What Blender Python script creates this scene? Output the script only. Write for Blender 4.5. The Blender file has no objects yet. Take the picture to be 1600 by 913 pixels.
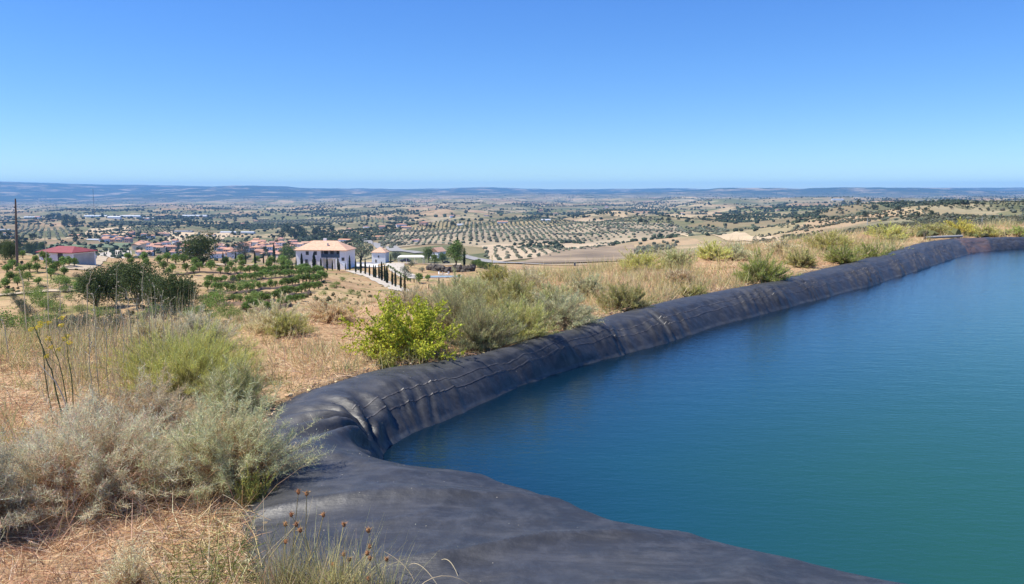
import bpy, math, random
import numpy as np
from math import radians as R, pi
rng = np.random.default_rng(11); random.seed(11)
S = bpy.context.scene; COL = S.collection

# ---------------------------------------------------------------- camera, sky, sun, exposure
F = 1250.0; CAMH = 3.0; PITCH = math.atan(156.5/F); SP, CP = math.sin(PITCH), math.cos(PITCH)
cd = bpy.data.cameras.new('camera'); cam = bpy.data.objects.new('camera', cd); COL.objects.link(cam)
cd.sensor_width = 36; cd.lens = F/1600*36; cd.clip_start = .05; cd.clip_end = 90000
cam.location = (0, 0, CAMH); cam.rotation_euler = (pi/2-PITCH, 0, 0); S.camera = cam
SAZ, SEL = R(-97), R(58)                      # azimuth from +Y towards +X, elevation
W = bpy.data.worlds.new("World"); S.world = W; W.use_nodes = True
wn = W.node_tree; bg = wn.nodes['Background']
sk = wn.nodes.new('ShaderNodeTexSky'); sk.sky_type = 'NISHITA'; sk.sun_disc = False
sk.sun_elevation = SEL; sk.sun_rotation = SAZ; sk.altitude = 400; sk.air_density = .8; sk.dust_density = .0; sk.ozone_density = 6.0
hsv = wn.nodes.new('ShaderNodeHueSaturation'); hsv.inputs['Saturation'].default_value = 1.18; hsv.inputs['Hue'].default_value = .507
wn.links.new(sk.outputs[0], hsv.inputs['Color'])
tcw = wn.nodes.new('ShaderNodeTexCoord'); sx = wn.nodes.new('ShaderNodeSeparateXYZ'); wn.links.new(tcw.outputs['Generated'], sx.inputs[0])   # clear dry air: less whitening low down
rw = wn.nodes.new('ShaderNodeValToRGB'); wn.links.new(sx.outputs[2], rw.inputs[0]); rw.color_ramp.elements.new(.15); rw.color_ramp.elements.new(.36)
for e_, (p_, c_) in zip(rw.color_ramp.elements, ((0, (.66, .74, .74)), (.15, (.80, .88, .92)), (.36, (.93, 1.0, 1.12)), (1, (.95, 1.0, 1.1)))): e_.position = p_; e_.color = (*c_, 1)
mw = wn.nodes.new('ShaderNodeMix'); mw.data_type = 'RGBA'; mw.blend_type = 'MULTIPLY'; mw.inputs[0].default_value = 1
wn.links.new(hsv.outputs[0], mw.inputs[6]); wn.links.new(rw.outputs[0], mw.inputs[7]); wn.links.new(mw.outputs[2], bg.inputs[0]); bg.inputs[1].default_value = .125
sl = bpy.data.lights.new('sun', 'SUN'); sl.energy = 5.0; sl.angle = R(.53); sl.color = (1, .94, .82)
so = bpy.data.objects.new('sun', sl); COL.objects.link(so)
so.rotation_euler = (pi/2-SEL, 0, -SAZ+pi)    # shines from the north-west, high
so.location = (-40, 40, 60)
S.view_settings.view_transform = 'Standard'; S.view_settings.look = 'None'; S.view_settings.exposure = .58
S.view_settings.gamma = 1; S.view_settings.use_curve_mapping = False
S.cycles.volume_bounces = 1; S.cycles.max_bounces = 6; S.cycles.diffuse_bounces = 3
S.cycles.volume_step_rate = 20

# ---------------------------------------------------------------- helpers
def tag(o, label=None, cat=None, group=None, kind=None):
    for k, v in (('label', label), ('category', cat), ('group', group), ('kind', kind)):
        if v: o[k] = v
    return o
def empty(name, loc, label=None, cat=None, group=None, rz=0):
    o = bpy.data.objects.new(name, None); COL.objects.link(o); o.location = loc; o.rotation_euler = (0, 0, rz)
    o.empty_display_size = .2
    return tag(o, label, cat, group)
def mesh(name, V, Fs, col=None, mat=None, smooth=False, face_mat=None):
    V = np.asarray(V, np.float32).reshape(-1, 3); me = bpy.data.meshes.new(name)
    if isinstance(Fs, np.ndarray) and Fs.ndim == 2: Fl = [Fs]
    else: Fl = Fs
    Fl = [np.asarray(f, np.int32) for f in Fl if len(f)]
    tot = np.concatenate([np.full(len(f), f.shape[1], np.int32) for f in Fl])
    idx = np.concatenate([f.ravel() for f in Fl]); st = np.concatenate([[0], np.cumsum(tot)[:-1]]).astype(np.int32)
    me.vertices.add(len(V)); me.vertices.foreach_set('co', V.ravel())
    me.loops.add(len(idx)); me.loops.foreach_set('vertex_index', idx)
    me.polygons.add(len(tot)); me.polygons.foreach_set('loop_start', st); me.polygons.foreach_set('loop_total', tot)
    me.polygons.foreach_set('use_smooth', np.full(len(tot), bool(smooth)))
    me.update(calc_edges=True)
    if col is not None:
        c = np.asarray(col, np.float32)
        if c.shape[1] == 3: c = np.hstack([c, np.ones((len(c), 1), np.float32)])
        at = me.color_attributes.new('Col', 'FLOAT_COLOR', 'POINT'); at.data.foreach_set('color', c.ravel())
    if mat: me.materials.append(mat)
    return me
def obj(name, me, parent=None, loc=(0, 0, 0), rz=0, sc=1):
    o = bpy.data.objects.new(name, me); COL.objects.link(o); o.location = loc; o.rotation_euler = (0, 0, rz)
    o.scale = (sc, sc, sc) if np.isscalar(sc) else sc
    if parent: o.parent = parent
    return o
def copy_tree(o, parent=None):
    c = o.copy(); COL.objects.link(c)
    if parent: c.parent = parent
    for ch in list(o.children): copy_tree(ch, c)
    return c

def _h(i, j, s):
    n = (i.astype(np.int64)*374761393 + j.astype(np.int64)*668265263 + s*974634777) & 0xffffffff
    n = ((n ^ (n >> 13))*1274126177) & 0xffffffff
    return ((n ^ (n >> 16)) & 0xffff)/65535.0*2*pi
def pn(x, y, s=0):
    x = np.asarray(x, float); y = np.asarray(y, float)
    i = np.floor(x).astype(np.int64); j = np.floor(y).astype(np.int64); fx = x-i; fy = y-j
    u = fx*fx*fx*(fx*(fx*6-15)+10); v = fy*fy*fy*(fy*(fy*6-15)+10)
    def g(a, b, dx, dy):
        t = _h(a, b, s); return np.cos(t)*dx+np.sin(t)*dy
    return ((1-v)*((1-u)*g(i, j, fx, fy)+u*g(i+1, j, fx-1, fy))+v*((1-u)*g(i, j+1, fx, fy-1)+u*g(i+1, j+1, fx-1, fy-1)))*1.4
def fbm(x, y, s=0, o=4):
    r = 0; a = 1.0
    for k in range(o): r = r+a*pn(x*2**k, y*2**k, s+k*7); a *= .5
    return r
def sm(a, b, x):
    t = np.clip((x-a)/(b-a), 0, 1); return t*t*(3-2*t)
def raydir(px, py):
    u = (np.asarray(px, float)-800)/F; v = (456.5-np.asarray(py, float))/F
    return u, CP+v*SP, -SP+v*CP
def onplane(px, py, z):
    x, y, w = raydir(px, py); t = (z-CAMH)/w
    return np.array([x*t, y*t])

# materials
def newmat(name):
    m = bpy.data.materials.new(name); m.use_nodes = True; nt = m.node_tree
    return m, nt, nt.nodes, nt.links, nt.nodes['Principled BSDF']
def N(nt, typ, ins=None, **kw):
    n = nt.nodes.new(typ)
    for k, v in kw.items(): setattr(n, k, v)
    for k, v in (ins or {}).items():
        if hasattr(v, 'is_output'): nt.links.new(v, n.inputs[k])
        else: n.inputs[k].default_value = v
    return n
def ramp(nt, fac, stops, interp='LINEAR'):
    n = nt.nodes.new('ShaderNodeValToRGB'); nt.links.new(fac, n.inputs[0]); n.color_ramp.interpolation = interp
    e = n.color_ramp.elements
    while len(e) < len(stops): e.new(.5)
    for k, (p, c) in enumerate(stops):
        e[k].position = p; e[k].color = (c, c, c, 1) if np.isscalar(c) else (*c, 1)
    return n.outputs[0]
def mix(nt, f, a, b, bt='MIX'):
    n = nt.nodes.new('ShaderNodeMix'); n.data_type = 'RGBA'; n.blend_type = bt
    for sck, v in ((n.inputs[0], f), (n.inputs[6], a), (n.inputs[7], b)):
        if hasattr(v, 'is_output'): nt.links.new(v, sck)
        elif isinstance(v, tuple): sck.default_value = (*v, 1) if len(v) == 3 else v
        else: sck.default_value = v
    return n.outputs[2]
def plain(name, c, rough=.7, var=.12, scale=3.0, metal=0.0, bump=0.0):
    m, nt, ns, lk, p = newmat(name)
    tc = N(nt, 'ShaderNodeTexCoord'); nz = N(nt, 'ShaderNodeTexNoise', {'Vector': tc.outputs['Object'], 'Scale': scale, 'Detail': 5.0})
    lo = tuple(x*(1-var*1.6) for x in c); hi = tuple(min(1, x*(1+var)) for x in c)
    lk.new(ramp(nt, nz.outputs[0], [(.3, lo), (.7, hi)]), p.inputs['Base Color'])
    p.inputs['Roughness'].default_value = rough; p.inputs['Metallic'].default_value = metal
    if bump:
        b = N(nt, 'ShaderNodeBump', {'Height': nz.outputs[0], 'Strength': bump}); lk.new(b.outputs[0], p.inputs['Normal'])
    return m
def vegmat(name, trans=.25, rough=.65, spec=.3):
    m, nt, ns, lk, p = newmat(name)
    a = N(nt, 'ShaderNodeAttribute', attribute_name='Col')
    oi = N(nt, 'ShaderNodeObjectInfo')
    hs = N(nt, 'ShaderNodeHueSaturation', {'Color': a.outputs[0]})
    v = N(nt, 'ShaderNodeMapRange', {0: oi.outputs['Random'], 3: .82, 4: 1.2}); lk.new(v.outputs[0], hs.inputs['Value'])
    h = N(nt, 'ShaderNodeMapRange', {0: oi.outputs['Random'], 3: .49, 4: .505}); lk.new(h.outputs[0], hs.inputs['Hue'])
    lk.new(hs.outputs[0], p.inputs['Base Color']); p.inputs['Roughness'].default_value = rough
    p.inputs['Specular IOR Level'].default_value = spec
    t = N(nt, 'ShaderNodeBsdfTranslucent'); lk.new(hs.outputs[0], t.inputs[0])
    ms = N(nt, 'ShaderNodeMixShader', {0: trans}); lk.new(p.outputs[0], ms.inputs[1]); lk.new(t.outputs[0], ms.inputs[2])
    lk.new(ms.outputs[0], nt.nodes['Material Output'].inputs[0])
    return m
VEG = vegmat('foliage', .33); DRY = vegmat('dry_stems', .15, .8, .15)

# ---------------------------------------------------------------- pond outline (world metres, water at z = 0)
ZO = .44
anch = []   # (W, O, shoulder fraction, shoulder height)
for w, o in [((1600, 388), (1600, 371)), ((1560, 391), (1545, 371)), ((1520, 396), (1490, 371.5)), ((1480, 408), (1440, 378)), ((1440, 422), (1400, 389)),
             ((1360, 447), (1310, 413)), ((1240, 478), (1180, 443)), ((1120, 510), (1050, 466)), ((1010, 545), (940, 494)), ((900, 573), (820, 534)),
             ((800, 608), (715, 561)), ((700, 655), (600, 571)), ((650, 672), (530, 591)), ((615, 690), (470, 610)), ((592, 706), (425, 634))]:
    anch.append((onplane(*w, 0), onplane(*o, ZO), .40, .40))
inw = np.array([.555, .83])
for c, o, k in [((586, 720), (398, 690), .03), ((604, 731), (386, 745), .12), ((645, 738), (380, 800), .25), ((700, 743), (388, 860), .35), ((765, 758), (415, 935), .4)]:
    C = onplane(*c, .42); anch.append((C+inw*k, onplane(*o, ZO), .14, .44))
for c in [(840, 780), (900, 801), (950, 823), (1010, 829), (1100, 851), (1200, 876), (1250, 890), (1300, 897), (1375, 914)]:
    C = onplane(*c, .42); anch.append((C+inw*.4, C-inw*2.55, .14, .44))
for C in [(5.5, 3.9), (8.2, 2.1), (11, .5)]:
    C = np.array(C); anch.append((C+inw*.4, C-inw*2.5, .16, .44))
for w, o in [((20, -4), (19, -5.5)), ((38, 2), (39.5, .5)), ((50, 20), (51.5, 20)), ((46, 42), (47, 43.5)), ((36, 44.2), (36, 46))]:
    anch.append((np.array(w, float), np.array(o, float), .35, .42))
Wp = np.array([a[0] for a in anch]); Op = np.array([a[1] for a in anch]); tcp = np.array([a[2] for a in anch]); zsp = np.array([a[3] for a in anch])
def closed_resample(P, extra, n_per_m):
    L = np.linalg.norm(np.roll(P, -1, 0)-P, axis=1); s = np.concatenate([[0], np.cumsum(L)])
    return s
# station density: fine where near the camera
Wc = np.vstack([Wp, Wp[:1]]); Oc = np.vstack([Op, Op[:1]]); tcc = np.append(tcp, tcp[0]); zsc = np.append(zsp, zsp[0])
mid = (Wc+Oc)/2; seg = np.linalg.norm(mid[1:]-mid[:-1], axis=1); sarc = np.concatenate([[0], np.cumsum(seg)])
st = [0.0]
while st[-1] < sarc[-1]-.02:
    m = np.array([np.interp(st[-1], sarc, mid[:, k]) for k in (0, 1)]); d = np.linalg.norm(m)
    inview = m[1] > 1 and abs(m[0]/m[1]) < .8
    st.append(st[-1] + (max(.02, .0035*d) if inview else .25))
st = np.array(st); NS = len(st)
def along(A):
    out = np.interp(st, sarc, A) if A.ndim == 1 else np.stack([np.interp(st, sarc, A[:, k]) for k in range(2)], 1)
    # smooth by ~0.35 m arc
    o2 = out.copy()
    for it in range(2):
        cs = np.cumsum(np.vstack([np.zeros((1, out.shape[1])), out]) if out.ndim == 2 else np.concatenate([[0], out]), axis=0)
        lo = np.searchsorted(st, st-.16); hi = np.searchsorted(st, st+.16)
        n = np.maximum(hi-lo, 1); out = (cs[hi]-cs[lo])/(n[:, None] if out.ndim == 2 else n)
        edge = (st < .3) | (st > st[-1]-.3); out[edge] = o2[edge]
    return out
Ws, Os, Tc, Zs = along(Wc), along(Oc), along(tcc), along(zsc)

# ---------------------------------------------------------------- terrain height
prof = {   # column -> [(depth Y, image row or ('z', height))], first entry = rim of the plateau
 -400: [(14, 545), (60, 525), (80, 490), (105, 450), (130, 425), (180, 407), (215, 396), (330, ('z', -42)), (900, 384), (1500, 366), (2500, 350), (4500, 332), (9000, 322), (12000, ('z', -40))],
 0:    [(14, 540), (60, 528), (80, 486), (105, 446), (130, 420), (180, 405), (215, 394), (330, ('z', -42)), (900, 384), (1500, 366), (2500, 350), (4500, 332), (9000, 321), (12000, ('z', -40))],
 100:  [(14, 530), (62, 518), (82, 480), (105, 446), (130, 422), (170, 410), (230, 395), (350, ('z', -46)), (900, 385), (1500, 366), (2500, 347), (4500, 331), (9000, 320), (12000, ('z', -40))],
 200:  [(15, 518), (62, 508), (85, 475), (115, 444), (160, 422), (230, 404), (300, 395), (450, ('z', -55)), (800, 394), (1200, 376), (2000, 354), (4000, 333), (9000, 318), (12000, ('z', -30))],
 300:  [(15, 505), (66, 495), (90, 470), (120, 445), (170, 424), (230, 411), (280, 405), (420, ('z', -50)), (760, 402), (1100, 380), (2000, 352), (4000, 332), (9000, 317), (12000, ('z', -30))],
 400:  [(16, 495), (70, 478), (100, 460), (150, 439), (200, 424), (260, 413), (290, 410), (420, ('z', -48)), (750, 405), (1100, 380), (2000, 352), (4000, 331), (9000, 316), (12000, ('z', -30))],
 500:  [(17, 485), (80, 466), (120, 450), (170, 436), (255, 422), (290, 417), (330, 413), (450, ('z', -50)), (700, 400), (1000, 380), (1600, 360), (2500, 344), (4500, 327), (9000, 314), (12000, ('z', -20))],
 600:  [(20, 468), (110, 462), (190, 451), (220, 440), (270, 416), (310, 409), (400, ('z', -42)), (550, 392), (800, 378), (1200, 362), (1800, 348), (2800, 338), (5000, 322), (9000, 313), (12000, ('z', -10))],
 700:  [(22, 458), (120, 462), (190, 456), (225, 440), (240, 429), (290, 414), (320, 410), (420, ('z', -40)), (600, 390), (900, 370), (1400, 354), (2000, 344), (3000, 336), (5000, 322), (9000, 312), (12000, ('z', -10))],
 780:  [(24, 440), (120, 450), (200, 436), (250, 423), (300, 418), (420, 407), (560, 392), (700, 382), (1000, 364), (1500, 351), (2200, 342), (3200, 334), (5000, 321), (9000, 311), (12000, ('z', 0))],
 860:  [(26, 425), (150, ('z', -13)), (330, 417), (430, 411), (560, 393), (700, 380), (1000, 364), (1500, 350), (2200, 342), (3200, 333), (5000, 320), (9000, 310), (12000, ('z', 0))],
 1000: [(30, 408), (150, ('z', -12)), (450, 400), (560, 388), (700, 379), (1000, 362), (1500, 348), (2200, 341), (3200, 331), (5000, 319), (9000, 309), (12000, ('z', 20))],
 1200: [(42, 383), (150, ('z', -9)), (450, 384), (600, 376), (800, 366), (1100, 355), (1500, 345), (2200, 336), (3200, 325), (5000, 317), (9000, 309), (12000, ('z', 30))],
 1400: [(56, 368), (130, ('z', -7)), (350, 356), (500, 345), (800, 332), (1050, 325), (1500, 326), (2500, 323), (3500, 318), (6000, 313), (9000, 308), (12000, ('z', 30))],
 1600: [(56, 367), (130, ('z', -6)), (350, 350), (500, 340), (800, 326), (1050, 320), (1500, 322), (2500, 320), (3500, 316), (6000, 311), (9000, 308), (12000, ('z', 30))],
 2000: [(56, 367), (130, ('z', -6)), (350, 350), (500, 338), (800, 324), (1050, 318), (1500, 322), (2500, 320), (3500, 316), (6000, 311), (9000, 308), (12000, ('z', 30))],
}
ridge = {-400: 279, 0: 280.5, 60: 284, 100: 287.5, 200: 291, 300: 290, 400: 290.5, 470: 292, 500: 294.5, 600: 295.5, 700: 296, 820: 295.5, 860: 296.5, 1000: 296.5, 1150: 298, 1230: 296.5, 1300: 295, 1600: 293.5, 2000: 293}
def zrow(py, Y):
    _, dy, dz = raydir(800, py); return CAMH+Y*dz/dy
LG = np.linspace(math.log(10), math.log(26000), 420)
pxs = sorted(prof); tab = []
rimR = []
for p in pxs:
    Ys, Zz = [], []
    for Y, r in prof[p]:
        Ys.append(math.log(Y)); Zz.append(r[1] if isinstance(r, tuple) else zrow(r, Y))
    rp = np.interp(p, sorted(ridge), [ridge[k] for k in sorted(ridge)]); rz = zrow(rp, 17000)
    Ys += [math.log(14500), math.log(17000), math.log(22000), math.log(26000)]; Zz += [rz*.55, rz, rz*.7, rz*.2]
    Zz[0] = .42
    tab.append(np.interp(LG, Ys, Zz)); rimR.append(prof[p][0][0])
tab = np.array(tab); rimR = np.array(rimR, float)
ac = (np.array(pxs)-800)/F
AG = np.linspace(ac[0], ac[-1], 121); TG = np.stack([np.interp(AG, ac, tab[:, k]) for k in range(len(LG))], 1)
def blur(A, r, ax):
    k = np.exp(-.5*(np.arange(-3*r, 3*r+1)/r)**2); k /= k.sum()
    return np.apply_along_axis(lambda v: np.convolve(np.pad(v, 3*int(r), mode='edge'), k, 'valid'), ax, A)
TG = blur(blur(TG, 2, 0), 2, 1); RG = blur(np.interp(AG, ac, rimR), 2, 0)
PLINE = np.vstack([Os[::6], Os[:1]])
def pond_sd(X, Y):      # signed distance to the outer edge of the liner, negative inside
    X = np.asarray(X, float); Y = np.asarray(Y, float); d2 = np.full(X.shape, 1e9); ins = np.zeros(X.shape, bool)
    for k in range(len(PLINE)-1):
        ax_, ay = PLINE[k]; bx, by = PLINE[k+1]; ex, ey = bx-ax_, by-ay; l = ex*ex+ey*ey+1e-12
        t = np.clip(((X-ax_)*ex+(Y-ay)*ey)/l, 0, 1); d2 = np.minimum(d2, (X-ax_-t*ex)**2+(Y-ay-t*ey)**2)
        c = ((ay > Y) != (by > Y)); xi = (bx-ax_)*(Y-ay)/((by-ay) if by != ay else 1e-12)+ax_; ins ^= c & (X < xi)
    d = np.sqrt(d2); return np.where(ins, -d, d)
def TZ(X, Y, pond=True):
    X = np.asarray(X, float); Y = np.asarray(Y, float); r = np.hypot(X, Y); th = np.arctan2(X, Y)
    lim = math.atan(AG[-1]*.97); tcl = np.clip(th, -math.atan(.94), lim); a = np.tan(tcl); Ye = np.maximum(r*np.cos(tcl), 1.0)
    fa = np.clip((a-AG[0])/(AG[1]-AG[0]), 0, len(AG)-1.001); fl = np.clip((np.log(Ye)-LG[0])/(LG[1]-LG[0]), 0, len(LG)-1.001)
    i = fa.astype(int); j = fl.astype(int); u = fa-i; v = fl-j
    z = (TG[i, j]*(1-u)+TG[i+1, j]*u)*(1-v)+(TG[i, j+1]*(1-u)+TG[i+1, j+1]*u)*v
    rim = np.interp(a, AG, RG); z = np.where(Ye < rim*.98, .42, z)
    z = z+.85*np.exp(-(r/2.9)**2)
    z = z+.035*fbm(X*.9, Y*.9, 3, 3)*sm(.5, 3, r)*(1-sm(60, 200, r)) + .12*fbm(X*.13, Y*.13, 5, 2)*sm(8, 20, r)*(1-sm(100, 300, r))*sm(1.5, 5, np.where(r < 70, np.abs(r), 9))
    z = z+sm(35, 70, r)*(1-sm(280, 360, r))*.5*fbm(X/14, Y/14, 8, 3)
    far = sm(700, 1600, r)*(1-sm(9000, 13000, r))
    z = z+far*(14*fbm(X/700, Y/700, 21, 4)+24*sm(1500, 4500, r)*fbm(X/1100+.7*fbm(X/1500, Y/1500, 23, 2), Y/900, 22, 4)) + sm(330, 700, r)*(1-sm(9000, 13000, r))*2.0*fbm(X/120, Y/120, 31, 3) + sm(480, 800, r)*(1-sm(2600, 4500, r))*sm(-.27, -.12, a)*16*fbm(X/300, Y/300, 33, 3)
    z = z+sm(8500, 13000, r)*(70*fbm(X/3600, Y/3600, 41, 5)+10*np.abs(fbm(X/700, Y/700, 43, 3)))*(1-.55*sm(15500, 17000, r))
    if pond:
        near = (r < 80)
        if near.any():
            sd = np.full(z.shape, 9.0); sd[near] = pond_sd(X[near], Y[near])
            flat = .42+.02*fbm(X*1.3, Y*1.3, 6, 2)+.85*np.exp(-(r/2.9)**2)*sm(0, 2.2, sd)
            z = np.where(near, z*sm(.2, 2.0, sd)+flat*(1-sm(.2, 2.0, sd)), z)
            z = np.where(near & (sd < .05), np.maximum(.42-sm(-.05, .5, -sd)*1.8, -1.6), z)
    return z
_yy = np.exp(np.linspace(math.log(3), math.log(19000), 900))
def G(px, py, ymin=3.0, ymax=19000):
    """ground point seen at a pixel of the photograph (first hit beyond ymin)"""
    x, y, w = raydir(px, py); x /= y; w /= y
    Y = _yy[(_yy >= ymin) & (_yy <= ymax)]; g = TZ(x*Y, Y, False)-(CAMH+w*Y)
    k = np.argmax(g > 0)
    if not (g > 0).any(): k = int(np.argmin(np.abs(g/Y))); return np.array([x*Y[k], Y[k], float(TZ(x*Y[k], Y[k], False))])
    if k == 0: Yh = Y[0]
    else:
        t = g[k-1]/(g[k-1]-g[k]); Yh = Y[k-1]+(Y[k]-Y[k-1])*t
    return np.array([x*Yh, Yh, float(TZ(x*Yh, Yh, False))])

# ground sheet: polar grid round the viewpoint, out to 60 km
rr = np.exp(np.linspace(math.log(1.2), math.log(19500), 740)); th = np.concatenate([np.linspace(-180, -48, 45)[:-1], np.linspace(-48, 48, 860), np.linspace(48, 180, 45)[1:]])
TH, RR = np.meshgrid(np.radians(th), rr, indexing='ij'); GX = np.sin(TH)*RR; GY = np.cos(TH)*RR; GZ = TZ(GX, GY)
Vg = np.stack([GX, GY, GZ], 2).reshape(-1, 3); nt_, nr_ = len(th), len(rr); GZ_RANGE = (GZ.min(), GZ.max())
I, J = np.meshgrid(np.arange(nt_-1), np.arange(nr_-1), indexing='ij'); q = (I*nr_+J).ravel()
Fg = np.stack([q, q+1, q+nr_+1, q+nr_], 1)[:, ::-1]

m, nt, ns, lk, p = newmat('ground'); GROUND = m
geo = N(nt, 'ShaderNodeNewGeometry'); pos = geo.outputs['Position']
ln = N(nt, 'ShaderNodeVectorMath', {0: pos}, operation='LENGTH').outputs['Value']
def nz(scale, det=5.0, rough=.55, vec=None, dist=0.0):
    return N(nt, 'ShaderNodeTexNoise', {'Vector': vec or pos, 'Scale': scale, 'Detail': det, 'Roughness': rough, 'Distortion': dist}).outputs[0]
near = ramp(nt, nz(1.1, 8, .7), [(.28, (.28, .17, .10)), (.45, (.50, .35, .20)), (.6, (.62, .43, .25)), (.75, (.68, .50, .30))])
near = mix(nt, ramp(nt, nz(.35, 4), [(.45, 0.), (.65, .8)]), near, mix(nt, nz(9., 4), (.36, .19, .10), (.64, .40, .23)))
near = mix(nt, ramp(nt, nz(22., 4, .7), [(.4, .55), (.6, 0.)]), near, (.16, .10, .06))
midc = ramp(nt, nz(.06, 8, .65), [(.3, (.30, .18, .10)), (.5, (.40, .27, .15)), (.65, (.45, .33, .18)), (.8, (.46, .37, .19))])
midc = mix(nt, ramp(nt, nz(.11, 7, .7, dist=.6), [(.52, 0.), (.62, .85)]), midc, mix(nt, nz(1.5), (.10, .12, .03), (.20, .21, .07)))
midc = mix(nt, ramp(nt, nz(1.2, 5, .7), [(.36, .5), (.5, 0.)]), midc, (.13, .085, .05))
# fields of the far valley
nd = N(nt, 'ShaderNodeTexNoise', {'Vector': pos, 'Scale': .0035, 'Detail': 4.0})
off = N(nt, 'ShaderNodeVectorMath', {0: nd.outputs['Color'], 1: (240, 240, 0)}, operation='MULTIPLY').outputs[0]
wv = N(nt, 'ShaderNodeVectorMath', {0: pos, 1: off}, operation='ADD').outputs[0]
def fld(scale):
    v = N(nt, 'ShaderNodeTexVoronoi', {'Vector': wv, 'Scale': scale, 'Randomness': .85}, voronoi_dimensions='2D')
    s = N(nt, 'ShaderNodeSeparateColor', {0: v.outputs['Color']}).outputs[0]
    return ramp(nt, s, [(0, (.36, .27, .16)), (.14, (.30, .20, .12)), (.26, (.15, .155, .075)), (.4, (.42, .32, .19)), (.5, (.12, .13, .065)), (.62, (.33, .22, .14)), (.74, (.20, .18, .10)), (.86, (.44, .36, .23)), (.95, (.10, .115, .055))], 'CONSTANT')
fa_ = mix(nt, .45, fld(.0042), fld(.011))
fa_ = mix(nt, ramp(nt, nz(.0022, 8, .7), [(.50, 0.), (.60, .75)]), fa_, (.10, .11, .06))
fa_ = mix(nt, ramp(nt, nz(.013, 7, .75), [(.53, 0.), (.6, .75)]), fa_, (.07, .085, .042))
fa_ = mix(nt, ramp(nt, nz(.05, 6, .7), [(.3, .35), (.5, 0.), (1, 0.)]), fa_, (.11, .10, .06))
fa_ = mix(nt, ramp(nt, nz(.006, 5, .6), [(.60, 0.), (.66, .5)]), fa_, (.50, .40, .27))
f1 = N(nt, 'ShaderNodeMapRange', {0: ln, 1: 26., 2: 60.}, interpolation_type='SMOOTHSTEP').outputs[0]
f2 = N(nt, 'ShaderNodeMapRange', {0: ln, 1: 330., 2: 520.}, interpolation_type='SMOOTHSTEP').outputs[0]
f3 = N(nt, 'ShaderNodeMapRange', {0: ln, 1: 8000., 2: 12000.}, interpolation_type='SMOOTHSTEP').outputs[0]
mtn = mix(nt, ramp(nt, nz(.0016, 10, .72), [(.52, 0.), (.62, 1.)]), (.030, .045, .028), (.32, .25, .16))
c = mix(nt, f1, near, midc); c = mix(nt, f2, c, fa_); c = mix(nt, f3, c, mtn)
lk.new(c, p.inputs['Base Color']); p.inputs['Roughness'].default_value = .95; p.inputs['Specular IOR Level'].default_value = .1
b = N(nt, 'ShaderNodeBump', {'Height': nz(14., 8, .75), 'Strength': .7, 'Distance': .05}); lk.new(b.outputs[0], p.inputs['Normal'])
g = obj('ground', mesh('ground', Vg, Fg, None, GROUND, True)); tag(g, kind='structure')
del Vg, Fg, GX, GY, GZ, TH, RR

# ---------------------------------------------------------------- water
nc = 64; cen = np.array([22., 18.])
rings = []; depthc = []
ring_k = [1.0, .985, .965, .94, .91, .87, .82, .75, .66, .55, .42, .28, .14]
Wst = Ws[::4]; nn = np.roll(Wst, -1, 0)-np.roll(Wst, 1, 0); nn = np.stack([nn[:, 1], -nn[:, 0]], 1); nn /= np.linalg.norm(nn, axis=1)[:, None]+1e-9
if ((cen-Wst)*nn).sum() < 0: nn = -nn
def wsd(X, Y, lo, hi):
    d = np.full(X.shape, 1e9)
    P = Ws[(st >= lo) & (st <= hi)][::8]
    for k in range(len(P)-1):
        a_, b_ = P[k], P[k+1]; e = b_-a_; l = (e*e).sum()+1e-12; t = np.clip(((X-a_[0])*e[0]+(Y-a_[1])*e[1])/l, 0, 1)
        d = np.minimum(d, np.hypot(X-a_[0]-t*e[0], Y-a_[1]-t*e[1]))
    return d
gx = np.concatenate([np.arange(-4, 12, .12), np.arange(12, 54, .4)]); gy = np.concatenate([np.arange(-7, 18, .12), np.arange(18, 49, .4)])
XX, YY = np.meshgrid(gx, gy, indexing='ij'); sdw = pond_sd(XX, YY)
keep = sdw < -.12
nx, ny = XX.shape; ii, jj = np.meshgrid(np.arange(nx-1), np.arange(ny-1), indexing='ij')
kq = keep[:-1, :-1] & keep[1:, :-1] & keep[1:, 1:] & keep[:-1, 1:]
q = (ii*ny+jj)[kq]; Fw = np.stack([q, q+ny, q+ny+1, q+1], 1)
dd = np.where(keep, np.minimum(wsd(XX, YY, 0, sarc[15]), 3.2*wsd(XX, YY, sarc[15], sarc[28])+2.2), 0)   # the near wall drops steeply
dcol = np.stack([dd.ravel()]*3, 1)
m, nt, ns, lk, p = newmat('water'); WATER = m
at = N(nt, 'ShaderNodeAttribute', attribute_name='Col'); pos = N(nt, 'ShaderNodeNewGeometry').outputs['Position']
def nz(scale, det=5.0, rough=.55, vec=None, dist=0.0):
    return N(nt, 'ShaderNodeTexNoise', {'Vector': vec or pos, 'Scale': scale, 'Detail': det, 'Roughness': rough, 'Distortion': dist}).outputs[0]
s = N(nt, 'ShaderNodeMapRange', {0: at.outputs['Fac'], 1: 0., 2: 8.0}).outputs[0]
wc = ramp(nt, s, [(0, (.002, .010, .022)), (.13, (.004, .028, .056)), (.34, (.007, .050, .072)), (.65, (.013, .070, .052)), (1, (.016, .080, .043))])   # the suspended sediment column is deeper away from the liner
lk.new(wc, p.inputs['Base Color']); p.inputs['Roughness'].default_value = .02; p.inputs['IOR'].default_value = 1.333
mp = N(nt, 'ShaderNodeMapping', {0: pos, 'Scale': (1, 3.0, 1), 'Rotation': (0, 0, R(18))}).outputs[0]
mp2 = N(nt, 'ShaderNodeMapping', {0: pos, 'Scale': (1, 1.7, 1), 'Rotation': (0, 0, R(-25))}).outputs[0]
h1 = nz(5.5, 3, .6, mp, .5); h2 = nz(14., 3, .6, mp2, .3); h3 = nz(1.3, 2, .5, mp)
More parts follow.
